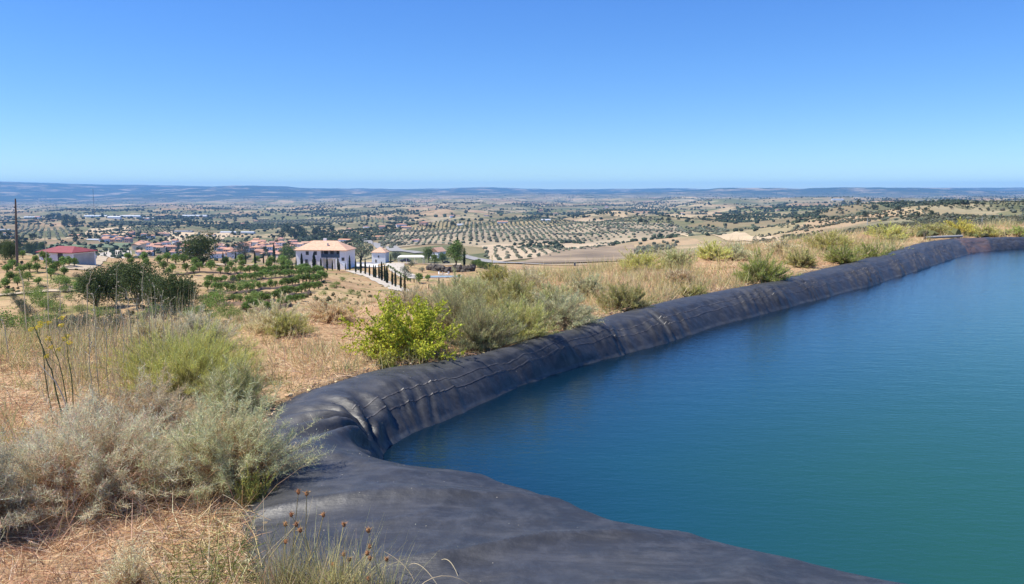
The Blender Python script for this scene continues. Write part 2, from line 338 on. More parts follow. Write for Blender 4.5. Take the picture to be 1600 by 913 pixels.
hh = N(nt, 'ShaderNodeMath', {0: h1, 1: h2, 2: 0.}, operation='MULTIPLY_ADD')
a1 = N(nt, 'ShaderNodeMath', {0: h2, 1: .3, 2: h1}, operation='MULTIPLY_ADD').outputs[0]
a2 = N(nt, 'ShaderNodeMath', {0: h3, 1: 1.2, 2: a1}, operation='MULTIPLY_ADD').outputs[0]
b = N(nt, 'ShaderNodeBump', {'Height': a2, 'Strength': .10, 'Distance': .05}); lk.new(b.outputs[0], p.inputs['Normal'])
V = np.stack([XX, YY, np.zeros_like(XX)], 2).reshape(-1, 3)
used = np.zeros(len(V), bool); used[Fw.ravel()] = True; mp_ = np.cumsum(used)-1
wo = obj('water', mesh('water', V[used], mp_[Fw], dcol[used], WATER, True)); tag(wo, kind='structure')

# ---------------------------------------------------------------- black liner rolled over the bank
NT = 84
tt = np.concatenate([np.linspace(-1.1, 0, 12)[:-1], np.linspace(0, 1, 64), np.linspace(1.01, 1.12, 9)])
NT = len(tt); Sg = st[:, None]*np.ones(NT)[None]; Tg = np.ones(NS)[:, None]*tt[None]
wid = np.linalg.norm(Os-Ws, axis=1)[:, None]; dirn = (Os-Ws)/wid
plan = np.where(Tg < 0, Tg*1.0, Tg*wid); tcg = Tc[:, None]; zs = Zs[:, None]
q1 = np.clip(Tg/tcg, 0, 1); face = zs*(1-(1-q1)**1.7)
top = zs+(.10*np.sin(pi*np.clip((Tg-tcg*.7)/(1-tcg*.7), 0, 1)))
zz = np.where(Tg < 0, Tg*.75, face+sm(.6, 1.0, q1)*(top-zs))
zz = np.where(Tg > 1, zz-(Tg-1)*3.0, zz)
mid_near = np.hypot(((Ws+Os)/2)[:, 0], ((Ws+Os)/2)[:, 1])[:, None]
nearb = sm(.30, .18, tcg) if False else np.clip((.36-tcg)/.2, 0, 1)          # 1 on the broad near bank
PX = Ws[:, 0:1]+dirn[:, 0:1]*plan; PY = Ws[:, 1:2]+dirn[:, 1:2]*plan
fm = np.exp(-((Tg-tcg*.55)/(.38))**2)*sm(-.3, .1, Tg)                    # folds mostly on the water face
s2 = Sg+.25*plan+.25*fbm(Sg*.5, plan*.8, 70, 2)
f_fine = (1-np.abs(pn(s2*4.2, plan*.35, 60)))**4*.05+(1-np.abs(pn(s2*1.9, plan*.3, 61)))**3*.075
f_broad = .05*pn(s2*.75, plan*.5, 62)+.035*pn(s2*1.6, plan*.6+4, 63)
gate = sm(.35, .6, .5+.5*fbm(Sg*.35, plan*0, 64, 2))
long_ = fm*(f_fine*gate*1.0+f_broad)+.02*fbm(Sg*1.2, plan*1.4, 65, 3)*sm(0, .2, Tg)
u = PX*.96+PY*.28; v = -PX*.28+PY*.96; wv_ = fbm(u*.35, v*.35, 80, 2)
nearf = .05*pn(u*.35+.6*wv_, v*.9, 81)+.065/(1+(pn(u*.24+.3, v*.85+.6*wv_, 82)/.11)**2)+.022/(1+(pn(u*.8, v*1.1+wv_, 83)/.13)**2)+.008*fbm(u*3, v*5, 84, 3)
nearf = nearf*sm(0, .12, Tg)
nearf = nearf*(.35+.65*sm(.1, .45, Tg))
disp = long_*(1-nearb)+nearf*nearb
# deep folds at the inner corner
cdist = np.hypot(PX-onplane(588, 716, 0)[0], PY-onplane(588, 716, 0)[1])
disp = disp+.07*np.exp(-(cdist/1.1)**2)*np.sin(7.5*np.arctan2(PY-onplane(588, 716, 0)[1], PX-onplane(588, 716, 0)[0])*1.6)*sm(0, .15, Tg)*sm(.05, .4, cdist)
disp = disp*(1-sm(.9, 1.0, Tg)*.8)
PZ = zz+disp*sm(-.6, 0, Tg)
sh = disp*fm*.5; PX = PX-dirn[:, 0:1]*sh; PY = PY-dirn[:, 1:2]*sh
# colour: black rubber with dusty film, rusty patch near the far corner
base = np.ones((NS, NT, 3))*np.array([.024, .0255, .029])
dust = np.clip(.5+.5*fbm(PX*.9, PY*.9, 90, 4), 0, 1)[..., None]*sm(.1, .5, Tg)[..., None]
base = base*(1-.3*dust)+np.array([.066, .066, .070])*.36*dust
wl = np.exp(-((PZ-.035)/.018)**2)*(.5+.5*fbm(Sg*2, PZ*20, 98, 2)); base = base+np.array([.09, .095, .09])*np.clip(wl, 0, 1)[..., None]  # pale waterline band: scum line, with slight water glints painted into the colour
pa, pb = onplane(1512, 398, 0), onplane(1549, 392, 0)
sp = [int(np.argmin(np.hypot(Ws[:, 0]-q_[0], Ws[:, 1]-q_[1]))) for q_ in (pa, pb)]
msk = ((np.arange(NS) > min(sp)) & (np.arange(NS) < max(sp)))[:, None] & (Tg < .75)
base[msk] = base[msk]*.5+np.array([.13, .065, .035])*(.5+.4*np.clip(fbm(PX[msk]*3, PY[msk]*3, 91, 3), -1, 1))[:, None]
V = np.stack([PX, PY, PZ], 2).reshape(-1, 3)
ii, jj = np.meshgrid(np.arange(NS-1), np.arange(NT-1), indexing='ij'); q = (ii*NT+jj).ravel(); Fl = np.stack([q, q+1, q+NT+1, q+NT], 1)
m, nt, ns, lk, p = newmat('black_rubber'); LINER = m
at = N(nt, 'ShaderNodeAttribute', attribute_name='Col'); pos = N(nt, 'ShaderNodeNewGeometry').outputs['Position']
n1 = nz(7., 8, .7, pos); n2 = nz(60., 6, .8, pos); n3 = nz(2.0, 6, .7, pos)
cc = mix(nt, ramp(nt, n1, [(.46, 0.), (.72, .55)]), at.outputs[0], (.082, .085, .095))
str_ = nz(3.2, 7, .72, N(nt, 'ShaderNodeMapping', {0: pos, 'Scale': (.28, 1.7, 1), 'Rotation': (0, 0, R(-30))}).outputs[0])
cc = mix(nt, ramp(nt, str_, [(.50, 0.), (.70, .5)]), cc, (.10, .10, .105)); cc = mix(nt, ramp(nt, str_, [(.28, .55), (.42, 0.)]), cc, (.014, .014, .018))
cc = mix(nt, ramp(nt, n2, [(.68, 0.), (.75, .3)]), cc, (.18, .17, .16))
lk.new(cc, p.inputs['Base Color']); lk.new(ramp(nt, n3, [(.3, .44), (.7, .6)]), p.inputs['Roughness'])
p.inputs['Specular IOR Level'].default_value = .55
b = N(nt, 'ShaderNodeBump', {'Height': nz(5., 5, .6, pos), 'Strength': .25, 'Distance': .04}); b1 = N(nt, 'ShaderNodeBump', {'Height': str_, 'Strength': .35, 'Distance': .035, 'Normal': b.outputs[0]}); b2 = N(nt, 'ShaderNodeBump', {'Height': nz(90., 3, .6, pos), 'Strength': .15, 'Distance': .004, 'Normal': b1.outputs[0]})
lk.new(b2.outputs[0], p.inputs['Normal'])
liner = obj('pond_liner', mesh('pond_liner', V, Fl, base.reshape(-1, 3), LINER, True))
tag(liner, 'black rubber sheet lining the pond, rolled and creased over its earth bank', 'pond liner')
def LP(si, t):       # point on the liner
    ti = np.interp(t, tt, np.arange(NT)); i0 = np.clip(ti.astype(int), 0, NT-2); w_ = (ti-i0)[:, None]
    A = np.stack([PX[si, i0], PY[si, i0], PZ[si, i0]], 1); B = np.stack([PX[si, i0+1], PY[si, i0+1], PZ[si, i0+1]], 1); return A*(1-w_)+B*w_
for t0 in (.30, .19):
    si = np.where((st < sarc[14]-.1) & (st > 1))[0]; t = t0+.02*np.sin(st[si]*.8)+.015*pn(st[si]*1.3, st[si]*0, 95)
    A = LP(si, t); B = LP(si, t+.010); up = np.array([.003, -.003, .005]); A += up; B += up
    n = len(si); V = np.vstack([A, B]); r_ = pn(st[si]*7, st[si]*0+t0*50, 96)+.6*pn(st[si]*1.1, st[si]*0, 97); f_ = (sm(-.2, .6, r_)*(.34 if t0 > .25 else .18))[:, None]
    cs_ = np.array([.06, .056, .06])*(1-f_)+np.array([.36, .34, .31])*f_
    kk = np.arange(n-1); Fq = np.stack([kk, kk+1, kk+1+n, kk+n], 1); obj('seam', mesh('seam', V, Fq, np.vstack([cs_, cs_]), LINER), liner)
# ================================================================ generators for plants
ICO = None
def ico():
    t = (1+5**.5)/2; v = np.array([(-1, t, 0), (1, t, 0), (-1, -t, 0), (1, -t, 0), (0, -1, t), (0, 1, t), (0, -1, -t), (0, 1, -t), (t, 0, -1), (t, 0, 1), (-t, 0, -1), (-t, 0, 1)])
    f = np.array([(0, 11, 5), (0, 5, 1), (0, 1, 7), (0, 7, 10), (0, 10, 11), (1, 5, 9), (5, 11, 4), (11, 10, 2), (10, 7, 6), (7, 1, 8), (3, 9, 4), (3, 4, 2), (3, 2, 6), (3, 6, 8), (3, 8, 9), (4, 9, 5), (2, 4, 11), (6, 2, 10), (8, 6, 7), (9, 8, 1)])
    return v/np.linalg.norm(v[0]), f
IV, IF = ico()
def unit(v): return v/(np.linalg.norm(v, axis=-1, keepdims=True)+1e-9)
def rand_dir(n): return unit(rng.normal(size=(n, 3)))
def jcol(c, n, j=.15):
    c = np.asarray(c, float); c = np.broadcast_to(c, (n, 3)); return np.clip(c*(1+j*rng.normal(size=(n, 1)))*(1+.06*rng.normal(size=(n, 3))), .004, .9)
def blades(P, D, L, bend, w, c0, c1, k=3):
    """tapering ribbons: (V, quads, colours)"""
    n = len(P); L = np.broadcast_to(L, (n,))[:, None]; w = np.broadcast_to(w, (n,))[:, None]; side = unit(np.cross(D, rand_dir(n)))
    Vs, Cs = [], []
    for i in range(k+1):
        t = i/k; c = P+D*L*t+bend*L*t*t; ww = w*(1-t*.85)*.5; Vs += [c-side*ww, c+side*ww]; cc = c0*(1-t)+c1*t; Cs += [cc, cc]
    V = np.stack(Vs, 1).reshape(-1, 3); C = np.stack(Cs, 1).reshape(-1, 3); m = 2*(k+1); b = np.arange(n)[:, None]*m
    Fq = np.concatenate([b+np.array([[2*i, 2*i+1, 2*i+3, 2*i+2]]) for i in range(k)], 0); return V, Fq, C
def leaves(P, size, col, up=.35, asp=.5):
    n = len(P); size = np.broadcast_to(size, (n,))[:, None]; a = unit(rand_dir(n)+np.array([0, 0, up])); b = unit(np.cross(a, rand_dir(n)))*asp
    V = np.stack([P-a*size*.5, P+b*size*.5, P+a*size*.5, P-b*size*.5], 1).reshape(-1, 3); q = np.arange(n)[:, None]*4+np.arange(4)[None]
    return V, q, np.repeat(col, 4, 0)
def join(parts):
    V, Fl, C, o = [], {}, [], 0
    for v, f, c in parts:
        f = np.asarray(f); V.append(v); C.append(c); Fl.setdefault(f.shape[1], []).append(f+o); o += len(v)
    return np.vstack(V), [np.vstack(x) for x in Fl.values()], np.vstack(C)
def tube(pts, rad, col, seg=6):
    pts = np.asarray(pts, float); n = len(pts); rad = np.broadcast_to(rad, (n,)); d = unit(np.gradient(pts, axis=0)); ref = np.array([.31, .77, .2]); a = unit(np.cross(d, ref)); b = np.cross(d, a)
    an = np.arange(seg)/seg*2*pi; V = (pts[:, None]+rad[:, None, None]*(np.cos(an)[None, :, None]*a[:, None]+np.sin(an)[None, :, None]*b[:, None])).reshape(-1, 3)
    Fq = np.array([(i*seg+j, i*seg+(j+1) % seg, (i+1)*seg+(j+1) % seg, (i+1)*seg+j) for i in range(n-1) for j in range(seg)]); return V, Fq, np.broadcast_to(np.asarray(col, float), (len(V), 3))
BARK = (.12, .095, .075)
def crown_cloud(lobes, n, ls, col, gap=.35, light=.35):
    """leaf faces spread through the volume of several lobes, with holes between clumps"""
    lobes = np.array(lobes, float); wt = lobes[:, 3]**2; idx = rng.choice(len(lobes), n, p=wt/wt.sum()); d = rand_dir(n); r = rng.uniform(.35, 1.06, n)**.6
    P = lobes[idx, :3]+d*(r*lobes[idx, 3])[:, None]*np.array([1, 1, .85]); s = 1/(lobes[:, 3].mean()*.9)
    g = pn(P[:, 0]*s*1.6+P[:, 2]*s*1.3, P[:, 1]*s*1.6-P[:, 2]*s, 7); keep = g > -gap; P = P[keep]
    c = jcol(col, len(P), .18); hl = rng.random(len(P)) < light; c[hl] *= 1.45
    return leaves(P, ls*rng.uniform(.7, 1.3, len(P)), c, .5, .7)
def tree_kind(name, h, spread, n, ls, col, trunk_h, trunk_r, nl, kind='round', seed=0):
    """returns meshes (trunk, crown) of one tree"""
    global rng; keep = rng; rng = np.random.default_rng(seed+500)
    lob = []
    for k in range(nl):
        a = rng.uniform(0, 2*pi); rr_ = spread*.5*math.sqrt(rng.uniform(0, .55)); t = rng.uniform(0, 1)
        z = trunk_h+(h-trunk_h)*(.25+.62*t); rr_ *= (1.15-.75*t)
        lob.append((math.cos(a)*rr_, math.sin(a)*rr_, z, spread*rng.uniform(.16, .27)))
    lob.append((0, 0, trunk_h+(h-trunk_h)*.55, spread*.27))
    parts = [tube([(0, 0, -.4), (.03*h*rng.normal()*.3, 0, trunk_h*.5), (0, .02*h*rng.normal()*.3, trunk_h), (0, 0, trunk_h+(h-trunk_h)*.5)], [trunk_r*1.3, trunk_r, trunk_r*.8, trunk_r*.3], BARK)]
    for x, y, z, r in lob[:7]:
        parts.append(tube([(0, 0, trunk_h*.8), (x*.45, y*.45, (trunk_h*.8+z)*.5), (x, y, z)], [trunk_r*.55, trunk_r*.38, trunk_r*.12], BARK, 5))
    tv, tf, tc_ = join(parts); cv, cf, cc = crown_cloud(lob, n, ls, col); rng = keep
    return mesh('trunk', tv, tf, tc_, DRY), mesh('crown', cv, cf, cc, VEG)
def put_tree(kindm, x, y, z, sc, name, label, cat, group=None):
    e = empty(name, (x, y, z), label, cat, group, random.uniform(0, 6.28)); s = sc*np.array([random.uniform(.92, 1.1), random.uniform(.92, 1.1), 1]); e.scale = tuple(s)
    obj('trunk', kindm[0], e); obj('crown', kindm[1], e); return e
ORDN = ['first', 'second', 'third', 'fourth', 'fifth', 'sixth', 'seventh', 'eighth', 'ninth', 'tenth', 'eleventh', 'twelfth', 'thirteenth', 'fourteenth', 'fifteenth', 'sixteenth', 'seventeenth', 'eighteenth', 'nineteenth', 'twentieth']
def ordinal(k):      # k from 0
    n = k+1
    if n <= 20: return ORDN[k]
    if n > 100: return 'hundred-and-'+ordinal(k-100)
    if n == 100: return 'hundredth'
    t = {2: ('twenty', 'twentieth'), 3: ('thirty', 'thirtieth'), 4: ('forty', 'fortieth'), 5: ('fifty', 'fiftieth'), 6: ('sixty', 'sixtieth'), 7: ('seventy', 'seventieth'), 8: ('eighty', 'eightieth'), 9: ('ninety', 'ninetieth')}[n//10]
    return t[1] if n % 10 == 0 else t[0]+'-'+ORDN[n % 10-1]
def PH(rows, Y): return rows/F*Y*1.0       # size in metres of so many pixels at depth Y

# ================================================================ lanes, yards and fields laid on the ground
def sheet(name, P4, mat, nu=40, nv=12, off=.12, ymin=60):
    """quad given by four pixels (a, b, c, d), draped over the ground"""
    A, B, C_, D = [G(*q, ymin)[:2] for q in P4]
    U, Vv = np.meshgrid(np.linspace(0, 1, nu), np.linspace(0, 1, nv), indexing='ij'); U = U[..., None]; Vv = Vv[..., None]
    XY = (A*(1-U)+B*U)*(1-Vv)+(D*(1-U)+C_*U)*Vv; Z = TZ(XY[..., 0], XY[..., 1], False)+off
    Z = np.where(False, Z, Z); V = np.concatenate([XY, Z[..., None]], 2).reshape(-1, 3)
    ii, jj = np.meshgrid(np.arange(nu-1), np.arange(nv-1), indexing='ij'); q = (ii*nv+jj).ravel()
    o = obj(name, mesh(name, V, np.stack([q, q+nv, q+nv+1, q+1], 1), None, mat, True)); tag(o, kind='structure'); return o
def lane(name, pts, width, mat, off=.14, ymin=30, hump=0):
    P = np.array([G(*q, ymin) for q in pts])[:, :2]; L = np.concatenate([[0], np.cumsum(np.linalg.norm(P[1:]-P[:-1], axis=1))]); s = np.linspace(0, L[-1], max(30, int(L[-1]/2.5)))
    Q = np.stack([np.interp(s, L, P[:, k]) for k in (0, 1)], 1)
    kz = max(1, len(s)//(len(pts)*4)); ker = np.ones(2*kz+1)/(2*kz+1); Q = np.stack([np.convolve(np.pad(Q[:, k], kz, mode='edge'), ker, 'valid') for k in (0, 1)], 1)
    T = unit(np.gradient(Q, axis=0)); Nn = np.stack([-T[:, 1], T[:, 0]], 1); wd = np.broadcast_to(width, (len(s),)) if np.isscalar(width) else np.interp(s/L[-1], np.linspace(0, 1, len(width)), width)
    rows = []
    for t in (-.5, -.17, .17, .5):
        XY = Q+Nn*(wd*t)[:, None]*(1+.08*pn(s*.15, s*0+t*9, 3))[:, None]; rows.append(np.concatenate([XY, (TZ(XY[:, 0], XY[:, 1], False)+off+(hump*(1+.4*pn(s*.6, s*0, 5)) if abs(t) < .3 else -.1*bool(hump)))[:, None]], 1))
    V = np.stack(rows, 1).reshape(-1, 3); n = len(s); ii, jj = np.meshgrid(np.arange(n-1), np.arange(3), indexing='ij'); q = (ii*4+jj).ravel()
    o = obj(name, mesh(name, V, np.stack([q, q+4, q+5, q+1], 1), None, mat, True)); tag(o, kind='structure'); return Q
gravel = plain('pale_gravel', (.46, .41, .34), .9, .1, .5); dirt = plain('dirt_track', (.44, .35, .24), .95, .15, .4); asphalt = plain('road_surface', (.26, .25, .24), .85, .1, .05)
tanf = plain('ploughed_earth', (.27, .20, .125), .95, .3, .03); straw_f = plain('stubble_field', (.50, .385, .24), .95, .12, .03); pave = plain('pale_paving', (.62, .60, .55), .8, .05, .8)
greenf = plain('green_crop', (.13, .165, .08), .95, .25, .05)
drive = lane('driveway', [(548, 423), (570, 429), (590, 437), (612, 447), (640, 456), (690, 461), (740, 463)], 4.2, gravel, ymin=120)
lane('driveway', [(622, 411), (619, 419), (625, 428), (640, 434), (660, 437)], 5.5, gravel, ymin=120)
lane('dirt_track', [(-20, 462), (40, 459), (90, 456), (130, 449), (165, 444), (220, 446)], 2.2, dirt, ymin=50)
lane('dirt_track', [(110, 422), (135, 414), (150, 407), (185, 403), (240, 403)], 5, dirt, ymin=100)
lane('dirt_track', [(240, 412), (320, 413), (400, 414), (455, 417), (480, 421)], 3.0, dirt, ymin=100)
sheet('gravel_yard', [(122, 400), (206, 398), (205, 392), (135, 391.5)], gravel, 40, 10, .15)
sheet('gravel_yard', [(548, 419), (612, 415), (612, 411), (545, 417.5)], pave, 40, 10, .15)
sheet('gravel_yard', [(606, 413.5), (735, 416), (720, 411.5), (612, 410.5)], dirt, 40, 10, .15)
sheet('stubble_field', [(100, 374), (205, 366), (205, 355), (140, 358)], straw_f, 30, 14, .5, 400)
sheet('stubble_field', [(262, 378), (350, 374), (360, 364), (255, 362)], straw_f, 30, 14, .5, 400)
sheet('green_field', [(70, 388), (200, 388), (210, 380), (85, 382)], greenf, 30, 14, .5, 400)
sheet('stubble_field', [(1046, 366), (1200, 369), (1270, 377), (1150, 372)], straw_f, 30, 14, .5, 400)
sheet('stubble_field', [(1120, 369), (1290, 378), (1280, 371), (1150, 362.5)], straw_f, 30, 14, .5, 400)
sheet('stubble_field', [(600, 391), (1075, 366), (1060, 352), (600, 360)], plain('olive_soil', (.31, .25, .16), .95, .2, .03), 80, 40, .3, 450)
sheet('ploughed_field', [(800, 412), (985, 408), (1020, 388), (850, 400)], tanf, 50, 20, .5, 300)
sheet('ploughed_field', [(850, 400), (1010, 392), (990, 383), (905, 388)], tanf, 50, 20, .45, 300)
sheet('stubble_field', [(770, 412), (860, 402), (960, 380), (745, 385)], plain('grove_soil', (.44, .34, .22), .95, .12, .05), 60, 24, .4, 300)
lane('far_road', [(720, 399), (800, 412), (860, 415), (930, 414)], 6, asphalt, .55, 300)
lane('far_road', [(538, 362), (556, 368), (575, 378), (592, 385), (625, 394), (668, 398)], [7, 8, 9, 9], asphalt, .6, 500)

# ================================================================ buildings
WHITE = plain('white_render', (.82, .83, .86), .85, .05, 1.2); TILE = plain('terracotta_tiles', (.46, .25, .17), .85, .2, 2.2); TILE2 = plain('pale_tiles', (.62, .38, .26), .85, .12, 1.5)
REDR = plain('red_sheet_roof', (.25, .05, .05), .6, .12, 1.0); GLASS = plain('dark_window', (.05, .06, .075), .15, .1); DARKM = plain('dark_metal', (.05, .055, .07), .5, .1); GREYM = plain('grey_metal', (.36, .38, .39), .45, .1, 1, .6)
CREAM = plain('cream_render', (.70, .58, .42), .85, .08, 1.0); GREYW = plain('grey_render', (.45, .44, .43), .85, .1, 1.0); PINKW = plain('pink_render', (.62, .42, .34), .85, .1, 1.0); WOODP = plain('weathered_wood', (.13, .105, .09), .9, .2, 6)
SHEETW = plain('white_sheet_roof', (.50, .53, .56), .5, .05, 1.0); ROCK = plain('dark_rock', (.10, .085, .07), .95, .3, 1.5, 0, .5)
def boxes(bl):
    """list of (x0,x1,y0,y1,z0,z1) -> one mesh"""
    V, Fq = [], []
    for x0, x1, y0, y1, z0, z1 in bl:
        o = len(V); V += [(x, y, z) for x in (x0, x1) for y in (y0, y1) for z in (z0, z1)]
        Fq += [(o+a, o+b, o+c, o+d) for a, b, c, d in ((0, 1, 3, 2), (4, 6, 7, 5), (0, 4, 5, 1), (2, 3, 7, 6), (0, 2, 6, 4), (1, 5, 7, 3))]
    return np.array(V, float), np.array(Fq)
def bx(name, bl, mat, par, kind=None):
    v, f = boxes(bl); o = obj(name, mesh(name, v, f, None, mat), par); return o
def roof_mesh(w, d, z, h, ov, hip=None, th=.16):
    """hip (or gable when hip=0) roof slab over a w x d box centred on the origin, ridge along x"""
    W2, D2 = w/2+ov, d/2+ov; hp = D2 if hip is None else hip; rx = max(W2-hp, .01)
    v = []
    for dz in (0, -th):
        v += [(-W2, -D2, z+dz), (W2, -D2, z+dz), (W2, D2, z+dz), (-W2, D2, z+dz), (-rx, 0, z+h+dz), (rx, 0, z+h+dz)]
    f4 = [(0, 1, 5, 4), (2, 3, 4, 5), (7, 6, 10, 11), (9, 8, 11, 10)]+[(a, a+6, (a+1) % 4+6, (a+1) % 4) for a in range(4)]
    f3 = [(1, 2, 5), (3, 0, 4), (8, 7, 11), (6, 9, 10)]
    return np.array(v, float), [np.array(f4), np.array(f3)]
def roof(par, w, d, z, h, ov, mat, hip=None, name='roof'):
    v, f = roof_mesh(w, d, z, h, ov, hip); return obj(name, mesh(name, v, f, None, mat), par)
def wall_box(par, w, d, z, mat, gable=0, z0=-2.5, name='wall'):
    v, f = boxes([(-w/2, w/2, -d/2, d/2, z0, z)]); fl = [f]
    if gable:
        o = len(v); v = np.vstack([v, [(-w/2, -d/2, z), (-w/2, d/2, z), (-w/2, 0, z+gable), (w/2, -d/2, z), (w/2, d/2, z), (w/2, 0, z+gable)]]); fl.append(np.array([(o, o+2, o+1), (o+3, o+4, o+5)]))
    return obj(name, mesh(name, v, fl, None, mat), par)

# villa -----------------------------------------------------------
p0 = G(505, 420, 150); Yv = p0[1]; k = Yv/F; base = zrow(419, Yv)
vil = empty('villa', ((505-800)*k/.993, Yv+5, base), 'large two-storey white villa with pale hipped tile roof behind the cypresses', 'villa', None, R(-7))
w, d, hw = 82*k, 9.0, 28*k
bxl = [(-w/2, .0, -d/2, d/2, -2, hw), (0, w*.37, -d/2+2.0, d/2, -2, hw), (w*.37, w/2, -d/2, d/2, -2, hw)]
bx('wall', bxl, WHITE, vil)
bx('balcony', [(0.0, w*.37, -d/2+.05, -d/2+2.0, hw*.52, hw*.57)], WHITE, vil)
rl = bx('balcony_railing', [(0.02, w*.368, -d/2-.02, -d/2+.04, hw*.60, hw*.78)], plain('blue_grey_railing', (.05, .09, .15), .5, .1), vil)
for q in (.02, .125, .24, .35): bx('column', [(w*q, w*q+.22, -d/2+.08, -d/2+.3, -2, hw*.52)], WHITE, vil)
for q in (.02, .13, .24, .35): bx('post', [(w*q, w*q+.14, -d/2+.08, -d/2+.22, hw*.57, hw)], DARKM, vil)
rf = roof(vil, w, d, hw+.02, 13.5*k, .55, TILE2)
bx('chimney', [(w*.09, w*.09+.45, -d*.32, -d*.32+.45, hw+.5, hw+2.2)], GREYW, rf); bx('chimney', [(-w*.06, -w*.06+1.0, .8, 1.5, hw+1.5, hw+3.5)], WHITE, rf)
def win(par, x, y, z, ww, hh, face=-1, name='window'):
    f = bx(name, [(x-ww/2, x+ww/2, y-.05, y+.03, z-hh/2, z+hh/2)], GLASS, par)
    bx('frame', [(x-ww/2-.08, x-ww/2, y-.09, y, z-hh/2-.08, z+hh/2+.08), (x+ww/2, x+ww/2+.08, y-.09, y, z-hh/2-.08, z+hh/2+.08), (x-ww/2, x+ww/2, y-.09, y, z+hh/2, z+hh/2+.08), (x-ww/2, x+ww/2, y-.1, y, z-hh/2-.1, z-hh/2)], GREYW, f); return f
for q in (-.27, -.11): win(vil, w*q, -d/2, hw*.82, .95, 1.1)
for q in (-.29, -.13): win(vil, w*q, -d/2, hw*.3, .9, 1.9, name='door')
for q in (.06, .18, .31): win(vil, w*q, -d/2+2.0, hw*.78, 1.2, 2.0, name='door')
win(vil, w*.435, -d/2, hw*.5, .9, 1.0)
sv, sf = boxes([(w*.31+i*.32, w*.31+i*.32+.34, -d/2-1.3, -d/2-.12, -1, hw*.5-i*.26) for i in range(11)]); obj('staircase', mesh('staircase', sv, sf, None, WHITE), vil)
# guest house -----------------------------------------------------
p0 = G(594, 412, 150); Yg = p0[1]; k = Yg/F; base = zrow(410, Yg)
gh = empty('guest_house', ((594-800)*k/.993, Yg+3.5, base), 'small square white house with pyramid tile roof to the right of the villa', 'house', None, R(-8))
w = 22*k; wall_box(gh, w, w*.9, 15.5*k, WHITE); roof(gh, w, w*.9, 15.5*k, 7.5*k, .5, TILE2, w*.5); win(gh, 0, -w*.45, 9*k, .75, 1.2)
win(gh, -w*.2, -w*.45, 2*k, .8, 1.8, name='door')
# low white patio wall between
gw = empty('patio_wall', ((564-800)*k, Yg-1, zrow(416, Yg-1)), 'low white patio wall between the villa and the small house', 'wall', None, R(-3))
bx('wall', [(-16*k, 18*k, -.15, .15, -1.5, 6*k)], WHITE, gw); bx('coping', [(-16.3*k, 18.3*k, -.2, .2, 6*k, 6*k+.12)], pave, gw)
# carport and car --------------------------------------------------
p0 = G(640, 413, 150); Yc = p0[1]; k = Yc/F; zb = zrow(411, Yc)
cp = empty('carport', ((641-800)*k, Yc+2.5, zb), 'flat cream shade canopy on posts with a car parked beneath', 'carport', None, 0)
v = []; nU, nV = 13, 7
for i in range(nU):
    for j in range(nV): v.append(((i/(nU-1)-.5)*41*k, (j/(nV-1)-.5)*5.2, 9*k+(.55*(1-((j/(nV-1)-.5)*2)**2))-.6*max(0, (abs(i/(nU-1)-.5)*2)-.8)*3))
q = np.array([(i*nV+j, (i+1)*nV+j, (i+1)*nV+j+1, i*nV+j+1) for i in range(nU-1) for j in range(nV-1)]); v = np.array(v); vb = v-np.array([0, 0, .12])
obj('canopy', mesh('canopy', np.vstack([v, vb]), np.vstack([q, q[:, ::-1]+len(v)]), None, plain('cream_canvas', (.74, .72, .6), .8, .05), True), cp)
bx('fascia', [(-20.6*k, 20.6*k, -2.66, -2.6, 8.2*k, 9.2*k)], plain('cream_canvas2', (.74, .72, .6), .8, .05), cp)
for x in (-19.5, -6.5, 6.5, 19.5):
    for y in (-2.4, 2.4): bx('post', [(x*k-.06, x*k+.06, y-.06, y+.06, -1, 8.8*k)], WHITE, cp)
def car(x, y, z, rz, label, paint, group=None):
    e = empty('parked_car', (x, y, z), label, 'car', group, rz)
    pr = [(-2.1, .35), (-2.1, .75), (-1.95, .92), (-1.2, .98), (-.65, 1.42), (.75, 1.45), (1.45, 1.0), (2.0, .9), (2.1, .6), (2.1, .35)]
    n = len(pr); V = [];
    for yy, s_ in ((-.85, 1), (-.6, 1.0), (.6, 1.0), (.85, 1)): V += [(a, yy*(1 if b < 1 else .86), b) for a, b in pr]
    Fq = [(r*n+i, r*n+(i+1) % n, (r+1)*n+(i+1) % n, (r+1)*n+i) for r in range(3) for i in range(n)]
    me = bpy.data.meshes.new('body'); me.from_pydata(V, [], Fq+[tuple(range(n))[::-1], tuple(range(3*n, 4*n))]); me.materials.append(paint); obj('body', me, e)
    for s_ in (-1, 1):
        me = bpy.data.meshes.new('side_window'); yy = .745*s_; V = [(-1.05, yy, 1.02), (-.6, yy, 1.36), (.7, yy, 1.38), (1.25, yy, 1.04)]; V2 = [(a, b-.03*s_, c) for a, b, c in V]
        me.from_pydata(V+V2, [], [(0, 1, 2, 3), (7, 6, 5, 4), (0, 3, 7, 4), (1, 0, 4, 5), (2, 1, 5, 6), (3, 2, 6, 7)]); me.materials.append(GLASS); obj('side_window', me, e)
    bx('windscreen', [(-1.18, -1.1, -.6, .6, 1.0, 1.1)], GLASS, e)
    for wx in (-1.3, 1.3):
        for wy in (-.8, .8):
            a = np.arange(14)/14*2*pi; V = np.vstack([np.stack([wx+.32*np.cos(a), np.full(14, wy-.1), .32+.32*np.sin(a)], 1), np.stack([wx+.32*np.cos(a), np.full(14, wy+.1), .32+.32*np.sin(a)], 1)])
            me = bpy.data.meshes.new('wheel'); me.from_pydata(V.tolist(), [], [(i, (i+1) % 14, (i+1) % 14+14, i+14) for i in range(14)]+[tuple(range(14)), tuple(range(27, 13, -1))]); me.materials.append(DARKM); obj('wheel', me, e)
    return e
